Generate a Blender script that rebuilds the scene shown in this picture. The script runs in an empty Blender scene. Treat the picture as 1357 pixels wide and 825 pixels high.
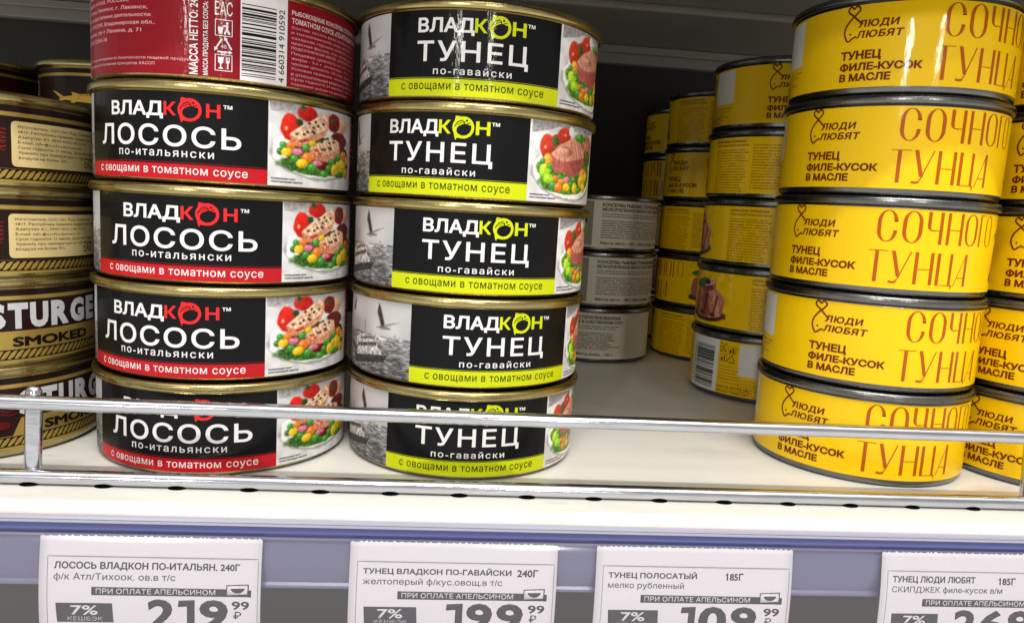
import bpy, bmesh, math, random
import numpy as np
from mathutils import Vector, Matrix

S = bpy.context.scene
C = S.collection
R = math.radians
MM = 0.001
PI = math.pi

# ------------------------------------------------------------------ camera
cam_d = bpy.data.cameras.new('camera'); cam = bpy.data.objects.new('camera', cam_d); C.objects.link(cam)
cx, cu, cf = Vector((0.99501225, -0.08052229, 0.05887947)), Vector((-0.04734704, 0.13829851, 0.9892582)), Vector((0.08780028, 0.98711179, -0.13379622))
m = Matrix.Identity(4)
for i in range(3):
    m[i][0], m[i][1], m[i][2] = cx[i], cu[i], -cf[i]
m.translation = Vector((116.8626, -264.3353, 104.8461)) * MM
cam.matrix_world = m
cam_d.sensor_width = 36; cam_d.lens = 26.4755
cam_d.clip_start = 0.01; cam_d.clip_end = 50
S.camera = cam

# ------------------------------------------------------------------ light
W = bpy.data.worlds.new('World'); S.world = W; W.use_nodes = True
wn = W.node_tree.nodes; wl = W.node_tree.links
bg = wn['Background']; bg.inputs['Strength'].default_value = 1.06
geo = wn.new('ShaderNodeTexCoord'); sep = wn.new('ShaderNodeSeparateXYZ'); ramp = wn.new('ShaderNodeValToRGB')
mapr = wn.new('ShaderNodeMapRange'); mapr.inputs['From Min'].default_value = -1; mapr.inputs['From Max'].default_value = 1
wl.new(geo.outputs['Generated'], sep.inputs[0]); wl.new(sep.outputs['Z'], mapr.inputs['Value']); wl.new(mapr.outputs[0], ramp.inputs[0]); wl.new(ramp.outputs[0], bg.inputs['Color'])
e = ramp.color_ramp.elements
e[0].position = 0.0; e[0].color = (1.0, .96, .91, 1)        # bright floor of the aisle
e[1].position = 1.0; e[1].color = (1.5, 1.48, 1.44, 1)        # ceiling
for p, c in ((.36, (1.1, 1.06, 1.01, 1)), (.46, (.7, .68, .65, 1)), (.56, (.52, .51, .49, 1)), (.66, (.45, .44, .42, 1)), (.75, (.36, .35, .34, 1)), (.88, (1.8, 1.77, 1.72, 1))):
    q = e.new(p); q.color = c

def tube_lamp(name, loc, target, sx, sy, power, col):
    d = bpy.data.lights.new(name, 'AREA'); d.shape = 'RECTANGLE'; d.size = sx; d.size_y = sy; d.energy = power; d.color = col
    o = bpy.data.objects.new(name, d); C.objects.link(o); o.location = loc
    z = -(Vector(target) - Vector(loc)).normalized(); x = Vector((1, 0, 0)); y = z.cross(x).normalized(); x = y.cross(z)
    mm = Matrix.Identity(4)
    for i in range(3): mm[i][0], mm[i][1], mm[i][2] = x[i], y[i], z[i]
    mm.translation = Vector(loc); o.matrix_world = mm
# the two rows of ceiling tubes over the aisle
tube_lamp('ceiling_tube_near', (0.28, -0.97, 1.74), (0.15, 0.02, 0.05), 1.3, 0.07, 29, (1, .975, .93))
tube_lamp('ceiling_tube_far', (0.20, -2.25, 1.76), (0.15, 0.02, 0.08), 1.2, 0.06, 7, (1, .97, .93))
# more tubes far down the shop, low over the opposite shelves
tube_lamp('ceiling_tube_distant', (-2.1, -5.6, 1.45), (0.15, 0.02, 0.15), 0.25, 0.5, 58, (1, .97, .92))
tube_lamp('ceiling_tube_distant', (1.0, -6.2, 1.50), (0.15, 0.02, 0.15), 0.22, 0.5, 34, (1, .97, .92))

S.view_settings.view_transform = 'Standard'; S.view_settings.look = 'None'
S.view_settings.exposure = 0.0; S.view_settings.gamma = 1.0
S.render.engine = 'CYCLES'
S.cycles.max_bounces = 6; S.cycles.transparent_max_bounces = 8
S.cycles.caustics_reflective = False; S.cycles.caustics_refractive = False

# ------------------------------------------------------------------ helpers
def lin(v):
    v = v / 255.0
    return v / 12.92 if v <= .04045 else ((v + .055) / 1.055) ** 2.4
def srgb(c): return (lin(c[0]), lin(c[1]), lin(c[2]))

def nd(nt, t, **kw):
    n = nt.nodes.new(t)
    for k, v in kw.items():
        if k in n.inputs: n.inputs[k].default_value = v
        else: setattr(n, k, v)
    return n

def base_mat(name, col, rough=.5, metal=0.0, noise=0.0, nscale=200.0, bump=0.0, bscale=300.0, stretch=(1, 1, 1), rvar=0.0, scuff=0.0, **kw):
    mt = bpy.data.materials.new(name); mt.use_nodes = True; nt = mt.node_tree; L = nt.links
    b = nt.nodes['Principled BSDF']
    b.inputs['Roughness'].default_value = rough; b.inputs['Metallic'].default_value = metal
    for k, v in kw.items(): b.inputs[k.replace('_', ' ')].default_value = v
    tc = nd(nt, 'ShaderNodeTexCoord'); mp = nd(nt, 'ShaderNodeMapping'); mp.inputs['Scale'].default_value = stretch
    L.new(tc.outputs['Object'], mp.inputs['Vector'])
    b.inputs['Base Color'].default_value = (*srgb(col), 1)
    if noise:
        n1 = nd(nt, 'ShaderNodeTexNoise', Scale=nscale, Detail=4.0); L.new(mp.outputs[0], n1.inputs['Vector'])
        mx = nd(nt, 'ShaderNodeMix', data_type='RGBA')
        c = srgb(col)
        mx.inputs['A'].default_value = (*[max(0, v * (1 - noise)) for v in c], 1); mx.inputs['B'].default_value = (*[min(1, v * (1 + noise)) for v in c], 1)
        mx.inputs[6].default_value = (*[max(0, v * (1 - noise)) for v in c], 1); mx.inputs[7].default_value = (*[min(1, v * (1 + noise)) for v in c], 1)
        L.new(n1.outputs['Fac'], mx.inputs[0]); L.new(mx.outputs[2], b.inputs['Base Color'])
    if scuff:                                              # scratches, rub marks and specks
        src = b.inputs['Base Color'].links[0].from_socket
        for k, (sc, st, lo, amt) in enumerate(((9.0, (1, 2.2, 1), .55, .35), (55.0, (.3, 1.6, 1), .625, .8), (260.0, (1, 1, 1), .68, 1.6))):
            m2 = nd(nt, 'ShaderNodeMapping'); m2.inputs['Scale'].default_value = st; m2.inputs['Rotation'].default_value = (0, 0, .5 * k + .2); L.new(tc.outputs['Object'], m2.inputs['Vector'])
            n5 = nd(nt, 'ShaderNodeTexNoise', Scale=sc, Detail=6.0, Roughness=.6); L.new(m2.outputs[0], n5.inputs['Vector'])
            r5 = nd(nt, 'ShaderNodeMapRange'); r5.inputs['From Min'].default_value = lo; r5.inputs['From Max'].default_value = lo + .06; r5.inputs['To Max'].default_value = scuff * amt; L.new(n5.outputs['Fac'], r5.inputs['Value'])
            x5 = nd(nt, 'ShaderNodeMix', data_type='RGBA'); x5.inputs[7].default_value = (.12, .11, .09, 1); L.new(r5.outputs[0], x5.inputs[0]); L.new(src, x5.inputs[6]); src = x5.outputs[2]
        L.new(src, b.inputs['Base Color'])
    if rvar:
        n2 = nd(nt, 'ShaderNodeTexNoise', Scale=nscale * .6, Detail=5.0); L.new(mp.outputs[0], n2.inputs['Vector'])
        mr = nd(nt, 'ShaderNodeMapRange'); mr.inputs['To Min'].default_value = max(.03, rough - rvar); mr.inputs['To Max'].default_value = rough + rvar
        L.new(n2.outputs['Fac'], mr.inputs['Value']); L.new(mr.outputs[0], b.inputs['Roughness'])
    if bump:
        n3 = nd(nt, 'ShaderNodeTexNoise', Scale=bscale, Detail=3.0); L.new(mp.outputs[0], n3.inputs['Vector'])
        bp = nd(nt, 'ShaderNodeBump', Strength=bump, Distance=.001); L.new(n3.outputs['Fac'], bp.inputs['Height']); L.new(bp.outputs[0], b.inputs['Normal'])
    return mt

def print_mat(name, rough, metal=0.0, coat=0.0, bump=0.12, spec=.5):
    """printed sheet: the ink colour comes from the print itself, gloss and creases from noise"""
    mt = bpy.data.materials.new(name); mt.use_nodes = True; nt = mt.node_tree; L = nt.links
    b = nt.nodes['Principled BSDF']; b.inputs['Metallic'].default_value = metal; b.inputs['Specular IOR Level'].default_value = spec
    b.inputs['Coat Weight'].default_value = coat; b.inputs['Coat Roughness'].default_value = .07
    at = nd(nt, 'ShaderNodeAttribute', attribute_name='Ink')
    tc0 = nd(nt, 'ShaderNodeTexCoord'); oi_ = nd(nt, 'ShaderNodeObjectInfo'); tc = nd(nt, 'ShaderNodeVectorMath', operation='ADD'); vm = nd(nt, 'ShaderNodeVectorMath', operation='SCALE'); vm.inputs['Scale'].default_value = 1.0; L.new(oi_.outputs['Random'], vm.inputs[0]); L.new(tc0.outputs['Object'], tc.inputs[0]); L.new(vm.outputs[0], tc.inputs[1])
    n1 = nd(nt, 'ShaderNodeTexNoise', Scale=900.0, Detail=3.0); L.new(tc.outputs[0], n1.inputs['Vector'])
    mx = nd(nt, 'ShaderNodeMix', data_type='RGBA', blend_type='MULTIPLY'); mx.inputs[0].default_value = .10
    L.new(at.outputs['Color'], mx.inputs[6]); L.new(n1.outputs['Color'], mx.inputs[7]); L.new(mx.outputs[2], b.inputs['Base Color'])
    mp = nd(nt, 'ShaderNodeMapping'); mp.inputs['Scale'].default_value = (1, 1, .3); L.new(tc.outputs[0], mp.inputs['Vector'])
    n2 = nd(nt, 'ShaderNodeTexNoise', Scale=230.0, Detail=3.0); L.new(mp.outputs[0], n2.inputs['Vector'])
    n4 = nd(nt, 'ShaderNodeTexNoise', Scale=1300.0, Detail=2.0); L.new(tc.outputs[0], n4.inputs['Vector'])
    ad = nd(nt, 'ShaderNodeMath', operation='MULTIPLY_ADD'); ad.inputs[1].default_value = .10; L.new(n4.outputs['Fac'], ad.inputs[0]); L.new(n2.outputs['Fac'], ad.inputs[2])
    bp = nd(nt, 'ShaderNodeBump', Strength=bump, Distance=.001); L.new(ad.outputs[0], bp.inputs['Height']); L.new(bp.outputs[0], b.inputs['Normal']); L.new(bp.outputs[0], b.inputs['Coat Normal'])
    n3 = nd(nt, 'ShaderNodeTexNoise', Scale=60.0, Detail=4.0); L.new(tc.outputs[0], n3.inputs['Vector'])
    mr = nd(nt, 'ShaderNodeMapRange'); mr.inputs['To Min'].default_value = rough * .75; mr.inputs['To Max'].default_value = rough * 1.3
    L.new(n3.outputs['Fac'], mr.inputs['Value']); L.new(mr.outputs[0], b.inputs['Roughness'])
    return mt

M = dict(
    gold=base_mat('gold_lacquered_tin', (172, 157, 106), .25, 1.0, noise=.18, nscale=220, bump=.12, bscale=320, stretch=(1, 1, .4), rvar=.08),
    steel=base_mat('tinned_steel', (116, 116, 115), .26, 1.0, noise=.2, nscale=220, bump=.12, bscale=320, stretch=(1, 1, .4), rvar=.1),
    zinc=base_mat('galvanised_wire', (196, 198, 204), .15, 1.0, noise=.18, nscale=500, bump=.12, bscale=420, stretch=(.12, 1, 1), rvar=.11),
    cream=base_mat('cream_powder_coat', (231, 229, 221), .36, scuff=.22, noise=.05, nscale=45, bump=.04, bscale=900, rvar=.08),
    under=base_mat('shelf_underside_paint', (150, 147, 138), .5, noise=.06, nscale=20, bump=.05, bscale=600),
    dark=base_mat('dark_back_panel', (40, 38, 33), .6, noise=.12, nscale=15, bump=.05, bscale=500),
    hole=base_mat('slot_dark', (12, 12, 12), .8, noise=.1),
    lilac=base_mat('lilac_plastic', (156, 155, 172), .3, noise=.05, nscale=60, stretch=(.1, 1, 1), rvar=.1),
    blue=base_mat('blue_violet_plastic', (84, 88, 138), .3, noise=.10, nscale=60, stretch=(.08, 1, 1), rvar=.1),
    lavender=base_mat('lavender_strip', (98, 98, 126), .28, noise=.07, nscale=40, stretch=(.3, 1, 1), rvar=.1, bump=.08, bscale=40),
    floor=base_mat('aisle_floor_tile', (158, 144, 136), .4, noise=.12, nscale=12),
    print=print_mat('glossy_print', .40, coat=.16, bump=.22, spec=.10),
    yprint=print_mat('yellow_varnished_print', .40, coat=.3, bump=.14, spec=.15),
    foil=print_mat('gold_foil_print', .30, metal=.55, bump=.08),
    paper=print_mat('tag_paper_print', .62, bump=.05, spec=.3),
)
# clear plastic front of the price holder
mt = bpy.data.materials.new('clear_plastic_film'); mt.use_nodes = True; nt = mt.node_tree
nt.nodes.remove(nt.nodes['Principled BSDF']); out = nt.nodes['Material Output']
tr = nd(nt, 'ShaderNodeBsdfTransparent'); tr.inputs['Color'].default_value = (.985, .985, .995, 1)
gl = nd(nt, 'ShaderNodeBsdfGlossy', Roughness=.12); lw = nd(nt, 'ShaderNodeLayerWeight', Blend=.5); pw = nd(nt, 'ShaderNodeMath', operation='POWER'); pw.inputs[1].default_value = 4.0; fr = nd(nt, 'ShaderNodeMath', operation='MULTIPLY_ADD'); fr.inputs[1].default_value = .6; fr.inputs[2].default_value = .055; nt.links.new(lw.outputs['Facing'], pw.inputs[0]); nt.links.new(pw.outputs[0], fr.inputs[0])
tn = nd(nt, 'ShaderNodeTexNoise', Scale=25.0); bp = nd(nt, 'ShaderNodeBump', Strength=.25, Distance=.001)
tcc = nd(nt, 'ShaderNodeTexCoord'); mpp = nd(nt, 'ShaderNodeMapping'); mpp.inputs['Scale'].default_value = (.3, 1, 1)
nt.links.new(tcc.outputs['Object'], mpp.inputs[0]); nt.links.new(mpp.outputs[0], tn.inputs['Vector']); nt.links.new(tn.outputs['Fac'], bp.inputs['Height']); nt.links.new(bp.outputs[0], gl.inputs['Normal'])
ms = nd(nt, 'ShaderNodeMixShader'); nt.links.new(fr.outputs[0], ms.inputs[0]); nt.links.new(tr.outputs[0], ms.inputs[1]); nt.links.new(gl.outputs[0], ms.inputs[2]); df = nd(nt, 'ShaderNodeBsdfDiffuse'); df.inputs['Color'].default_value = (.55, .54, .62, 1); m2 = nd(nt, 'ShaderNodeMixShader'); m2.inputs[0].default_value = .07; nt.links.new(ms.outputs[0], m2.inputs[1]); nt.links.new(df.outputs[0], m2.inputs[2]); nt.links.new(m2.outputs[0], out.inputs['Surface'])
M['film'] = mt

def link(name, me, parent=None):
    o = bpy.data.objects.new(name, me); C.objects.link(o)
    if parent: o.parent = parent
    return o
def tag(o, label=None, cat=None, group=None, kind=None):
    if label: o['label'] = label
    if cat: o['category'] = cat
    if group: o['group'] = group
    if kind: o['kind'] = kind
    return o
def bm_obj(name, bm, mats, parent=None, smooth=True, scale=MM):
    bmesh.ops.scale(bm, vec=(scale,) * 3, verts=bm.verts)
    me = bpy.data.meshes.new(name); bm.to_mesh(me); bm.free()
    for k in (mats if isinstance(mats, (list, tuple)) else [mats]): me.materials.append(M[k])
    if smooth:
        for p in me.polygons: p.use_smooth = True
    return link(name, me, parent)
def lathe(profile, n=112):
    """profile: (r, z) from the outside bottom to the top; faces outward when listed upward"""
    bm = bmesh.new(); rings = []
    for r, z in profile:
        rings.append([bm.verts.new((r * math.cos(2 * PI * i / n), r * math.sin(2 * PI * i / n), z)) for i in range(n)])
    for a, b in zip(rings, rings[1:]):
        for i in range(n):
            j = (i + 1) % n; bm.faces.new((a[i], a[j], b[j], b[i]))
    return bm, rings
def add_box(bm, x0, x1, y0, y1, z0, z1, bev=0.0, mat=0):
    t = bmesh.new()
    bmesh.ops.create_cube(t, size=1)
    for v in t.verts: v.co = Vector(((x0 + x1) / 2 + v.co.x * (x1 - x0), (y0 + y1) / 2 + v.co.y * (y1 - y0), (z0 + z1) / 2 + v.co.z * (z1 - z0)))
    if bev: bmesh.ops.bevel(t, geom=t.edges[:], offset=bev, segments=2, affect='EDGES', profile=.5)
    for f in t.faces: f.material_index = mat
    me = bpy.data.meshes.new('t'); t.to_mesh(me); t.free(); bm.from_mesh(me); bpy.data.meshes.remove(me)
def extrude_x(profile, x0, x1, seg=1, closed=True):
    """profile (y, z) swept along x"""
    bm = bmesh.new(); rows = []
    for i in range(seg + 1):
        x = x0 + (x1 - x0) * i / seg
        rows.append([bm.verts.new((x, y, z)) for y, z in profile])
    n = len(profile)
    for a, b in zip(rows, rows[1:]):
        for k in range(n if closed else n - 1):
            q = (k + 1) % n; bm.faces.new((a[k], b[k], b[q], a[q]))
    if closed:
        bm.faces.new(rows[0]); bm.faces.new(rows[-1][::-1])
    bmesh.ops.recalc_face_normals(bm, faces=bm.faces)
    return bm

def lattice(seed):
    g = np.random.RandomState(seed).rand(64, 64)
    def f(x, y):
        xi = np.floor(x).astype(int); yi = np.floor(y).astype(int); u = x - xi; v = y - yi
        u = u * u * (3 - 2 * u); v = v * v * (3 - 2 * v)
        a = g[xi % 64, yi % 64]; b = g[(xi + 1) % 64, yi % 64]; c = g[xi % 64, (yi + 1) % 64]; d = g[(xi + 1) % 64, (yi + 1) % 64]
        return (a * (1 - u) + b * u) * (1 - v) + (c * (1 - u) + d * u) * v
    return f
NZ = [lattice(k) for k in range(5)]

# ---- writing: the built-in font turned into flat polygons
_txt = {}
from mathutils.geometry import delaunay_2d_cdt
def text_geo(body, bold=0.0, ls=1.0, res=3):
    """outline of the words, grown by `bold`, filled where the winding number is positive"""
    key = (body, bold, ls, res)
    if key in _txt: return _txt[key]
    cu_ = bpy.data.curves.new('t', 'FONT'); cu_.body = body; cu_.space_character = ls; cu_.resolution_u = res; cu_.fill_mode = 'NONE' if hasattr(cu_, 'fill_mode') else 'NONE'
    o = bpy.data.objects.new('t', cu_); C.objects.link(o)
    dg = bpy.context.evaluated_depsgraph_get(); me = o.evaluated_get(dg).to_mesh()
    co = np.array([p.co[:2] for p in me.vertices]).reshape(-1, 2); ed = [tuple(q.vertices) for q in me.edges]
    o.evaluated_get(dg).to_mesh_clear(); bpy.data.objects.remove(o); bpy.data.curves.remove(cu_)
    nxt = {}
    for p, q in ed: nxt.setdefault(p, []).append(q); nxt.setdefault(q, []).append(p)
    seen = set(); loops = []
    for i in range(len(co)):
        if i in seen or i not in nxt: continue
        lp = [i]; seen.add(i); j = i + 1 if (i + 1) in nxt[i] else nxt[i][0]
        while j not in seen:
            lp.append(j); seen.add(j); k = [q for q in nxt[j] if q not in seen]
            if not k: break
            j = k[0]
        p = co[lp]; d = np.hypot(*(p - np.roll(p, 1, 0)).T); p = p[d > 1e-5]
        if len(p) > 2: loops.append(p)
    def area(p): return float(np.sum(p[:, 0] * np.roll(p[:, 1], -1) - np.roll(p[:, 0], -1) * p[:, 1]) / 2)
    def inside(p, q):                                   # is loop p wholly inside loop q
        if (p.min(0) < q.min(0) - 1e-6).any() or (p.max(0) > q.max(0) + 1e-6).any(): return False
        r = np.roll(q, -1, 0); nx_ = np.roll(p, -1, 0); p = np.concatenate([p * (1 - k) + nx_ * k for k in (0, .2, .5, .8)]); x, y = p[:, :1], p[:, 1:]
        c = ((q[:, 1] > y) != (r[:, 1] > y)) & (x < (r[:, 0] - q[:, 0]) * (y - q[:, 1]) / (r[:, 1] - q[:, 1] + 1e-12) + q[:, 0])
        return bool((c.sum(1) % 2 == 1).all())
    dep = [sum(inside(p, q) for q in loops if q is not p) for p in loops]
    loops = [p if (area(p) > 0) == (k % 2 == 0) else p[::-1] for p, k in zip(loops, dep)]
    if bold:
        out = []
        for p in loops:
            d0 = p - np.roll(p, 1, 0); d1 = np.roll(p, -1, 0) - p
            d0 /= np.hypot(*d0.T)[:, None]; d1 /= np.hypot(*d1.T)[:, None]
            n0 = np.c_[d0[:, 1], -d0[:, 0]]; n1 = np.c_[d1[:, 1], -d1[:, 0]]; b = n0 + n1; l = np.hypot(*b.T)[:, None]; b = b / np.maximum(l, 1e-6)
            out.append(p + b * bold / np.clip(np.sum(b * n0, 1), .6, 1)[:, None])
        loops = out
    vs = [Vector(q) for p in loops for q in p]; es = []; n = 0
    for p in loops: es += [(n + i, n + (i + 1) % len(p)) for i in range(len(p))]; n += len(p)
    if not vs: return np.zeros((0, 2)), []
    V, E_, F, *_r = delaunay_2d_cdt(vs, es, [], 0, 1e-6)
    v = np.array([q[:] for q in V]); f = np.array([list(q) for q in F])
    tri = v[f]; a2 = (tri[:, 1, 0] - tri[:, 0, 0]) * (tri[:, 2, 1] - tri[:, 0, 1]) - (tri[:, 2, 0] - tri[:, 0, 0]) * (tri[:, 1, 1] - tri[:, 0, 1])
    cen = tri.mean(1); wn_ = np.zeros(len(cen))
    for p in loops:
        q = np.roll(p, -1, 0); lo, hi = p[:, 0].min(), p[:, 0].max()
        for k in np.array_split(np.where((cen[:, 0] >= lo) & (cen[:, 0] <= hi))[0], 1):
            y = cen[k, 1][:, None]; x = cen[k, 0][:, None]
            cr = (q[:, 0] - p[:, 0]) * (y - p[:, 1]) - (x - p[:, 0]) * (q[:, 1] - p[:, 1])
            wn_[k] += np.sum((p[:, 1] <= y) & (q[:, 1] > y) & (cr > 0), 1).astype(float) - np.sum((p[:, 1] > y) & (q[:, 1] <= y) & (cr < 0), 1)
    keep = (wn_ > .5) & (np.abs(a2) > 1e-9)
    f = [tuple(q) if s > 0 else tuple(q[::-1]) for q, s in zip(f[keep].tolist(), a2[keep])]
    _txt[key] = (v, f); return _txt[key]

class Sheet:
    """a printed sheet: (s, t) in mm, s to the right, t up, plus a stacking layer"""
    def __init__(self, tstep=0): self.tstep = tstep; self.v = []; self.c = []; self.f = []; self.m = []; self.n = 0
    def raw(self, v, f, col, layer, mat=0, cols=None):
        v = np.asarray(v, float).reshape(-1, 2); k = len(v)
        self.v.append(np.c_[v, np.full(k, layer)])
        self.c.append(np.asarray(cols, float) if cols is not None else np.tile(srgb(col), (k, 1)))
        self.f += [tuple(i + self.n for i in q) for q in f]; self.m += [mat] * len(f); self.n += k
    def cut_raw(self, v, f, col, layer, mat=0, step=2.0):
        v = np.asarray(v, float)
        if len(v) == 0: return
        if v[:, 0].max() - v[:, 0].min() > step * 1.2 or self.tstep:
            bm = bmesh.new(); vs = [bm.verts.new((a, b, 0)) for a, b in v]
            for q in f:
                try: bm.faces.new([vs[i] for i in q])
                except ValueError: pass
            x = v[:, 0].min() + step
            while x < v[:, 0].max() - .05:
                bmesh.ops.bisect_plane(bm, geom=bm.verts[:] + bm.edges[:] + bm.faces[:], plane_co=(x, 0, 0), plane_no=(1, 0, 0), dist=1e-5); x += step
            y = v[:, 1].min() + self.tstep
            while self.tstep and y < v[:, 1].max() - .05:
                bmesh.ops.bisect_plane(bm, geom=bm.verts[:] + bm.edges[:] + bm.faces[:], plane_co=(0, y, 0), plane_no=(0, 1, 0), dist=1e-5); y += self.tstep
            bm.normal_update(); bm.verts.index_update()
            v = [(q.co.x, q.co.y) for q in bm.verts]
            f = [tuple(l.index for l in (q.verts if q.normal.z >= 0 else reversed(q.verts))) for q in bm.faces]; bm.free()
        self.raw(v, f, col, layer, mat)
    def rect(self, s0, t0, s1, t1, col, layer=1, mat=0, step=2.0, rows=1):
        n = max(1, int(math.ceil((s1 - s0) / step))); v = []; f = []
        for j in range(rows + 1):
            for i in range(n + 1): v.append((s0 + (s1 - s0) * i / n, t0 + (t1 - t0) * j / rows))
        for j in range(rows):
            for i in range(n):
                a = j * (n + 1) + i; f.append((a, a + 1, a + n + 2, a + n + 1))
        self.raw(v, f, col, layer, mat)
    def poly(self, pts, col, layer=2, mat=0, step=2.0):
        bm = bmesh.new(); vs = [bm.verts.new((a, b, 0)) for a, b in pts]; fc = bm.faces.new(vs)
        bm.normal_update(); bmesh.ops.triangulate(bm, faces=[fc]); bm.normal_update(); bm.verts.index_update()
        v = [(q.co.x, q.co.y) for q in bm.verts]; f = [tuple(l.index for l in (q.verts if q.normal.z >= 0 else reversed(q.verts))) for q in bm.faces]; bm.free()
        self.cut_raw(v, f, col, layer, mat, step)
    def line(self, pts, w, col, layer=2, mat=0, closed=False):
        p = np.array(pts, float); n = len(p); L_ = []; R_ = []
        for i in range(n):
            a = p[(i - 1) % n] if (closed or i > 0) else p[i]; b = p[(i + 1) % n] if (closed or i < n - 1) else p[i]
            d = b - a; d /= (np.hypot(*d) + 1e-9); q = np.array((-d[1], d[0])) * w / 2
            L_.append(p[i] + q); R_.append(p[i] - q)
        v = R_ + L_; m_ = n if closed else n - 1
        f = [(i, (i + 1) % n, n + (i + 1) % n, n + i) for i in range(m_)]
        self.raw(v, f, col, layer, mat)
    def ell(self, s, t, rs, rt, col, layer=2, n=24):
        self.raw([(s, t)] + [(s + rs * math.cos(2 * PI * i / n), t + rt * math.sin(2 * PI * i / n)) for i in range(n)], [(0, i + 1, (i + 1) % n + 1) for i in range(n)], col, layer)
    def arc(self, s, t, rs, rt, w, a0, a1, col, layer=2, n=30):
        self.line([(s + rs * math.cos(R(a0 + (a1 - a0) * i / n)), t + rt * math.sin(R(a0 + (a1 - a0) * i / n))) for i in range(n + 1)], w, col, layer)
    def text(self, body, s0, t0, s1, t1, col, layer=3, bold=0.0, ls=1.0, rot=0, step=2.0, mat=0, res=3, slant=0.0):
        """letters stretched into the box; rot=1 reads upward, rot=-1 downward"""
        v, f = text_geo(body, bold, ls, res)
        if len(f) == 0: return
        us = sorted({i for q in f for i in q}); mp_ = {j: i for i, j in enumerate(us)}; v = v[us]; f = [tuple(mp_[i] for i in q) for q in f]
        a, b = v.min(0), v.max(0); u = (v - a) / np.maximum(b - a, 1e-6)
        if slant: u = np.c_[u[:, 0] * (1 - slant) + u[:, 1] * slant, u[:, 1]]
        if rot == 1: u = np.c_[1 - u[:, 1], u[:, 0]]
        elif rot == -1: u = np.c_[u[:, 1], 1 - u[:, 0]]
        self.cut_raw(u * (s1 - s0, t1 - t0) + (s0, t0), f, col, layer, mat, step)
    def lines(self, rows, s0, t_top, pitch, h, cw, col, layer=3, bold=0.0, smax=None):
        """small print, left aligned, every row at its natural length"""
        for i, row in enumerate(rows):
            if not row: continue
            w = len(row) * cw
            if smax and s0 + w > smax: w = smax - s0
            self.text(row, s0, t_top - i * pitch - h, s0 + w, t_top - i * pitch, col, layer, bold, step=9, res=1)
    def grid(self, s0, t0, s1, t1, res, fn, layer=1, mat=0):
        nx = int(math.ceil((s1 - s0) / res)); ny = int(math.ceil((t1 - t0) / res))
        X, Y = np.meshgrid(np.linspace(s0, s1, nx + 1), np.linspace(t0, t1, ny + 1))
        col = fn(X.ravel(), Y.ravel()); idx = np.arange((nx + 1) * (ny + 1)).reshape(ny + 1, nx + 1)
        f = np.stack([idx[:-1, :-1], idx[:-1, 1:], idx[1:, 1:], idx[1:, :-1]], -1).reshape(-1, 4).tolist()
        self.raw(np.c_[X.ravel(), Y.ravel()], f, None, layer, mat, cols=col)
    def _mesh(self, name, P, N, mats):
        me = bpy.data.meshes.new(name); me.from_pydata(P.tolist(), [], self.f)
        at = me.color_attributes.new('Ink', 'FLOAT_COLOR', 'POINT'); cc = np.concatenate(self.c)
        at.data.foreach_set('color', np.c_[cc, np.ones(len(cc))].astype(np.float32).ravel())
        for k in mats: me.materials.append(M[k])
        me.polygons.foreach_set('material_index', self.m); me.polygons.foreach_set('use_smooth', [True] * len(self.f))
        me.normals_split_custom_set_from_vertices(N.tolist()); me.update(); return me
    def wrap(self, name, rad_fn, R0, mats):
        v = np.concatenate(self.v); th = v[:, 0] / R0; r = rad_fn(v[:, 1]) + .08 + v[:, 2] * .035
        P = np.c_[r * np.cos(th), r * np.sin(th), v[:, 1]] * MM; N = np.c_[np.cos(th), np.sin(th), np.zeros_like(th)]
        return self._mesh(name, P, N, mats)
    def bend(self, name, fy, mats):
        """sheet hung in the xz plane facing -y; fy(s, t) -> (y, z)"""
        v = np.concatenate(self.v); y, z, ny, nz = fy(v[:, 0], v[:, 1])
        P = np.c_[v[:, 0], y + ny * v[:, 2] * .03, z + nz * v[:, 2] * .03] * MM
        return self._mesh(name, P, np.c_[np.zeros(len(v)), ny, nz], mats)

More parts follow.
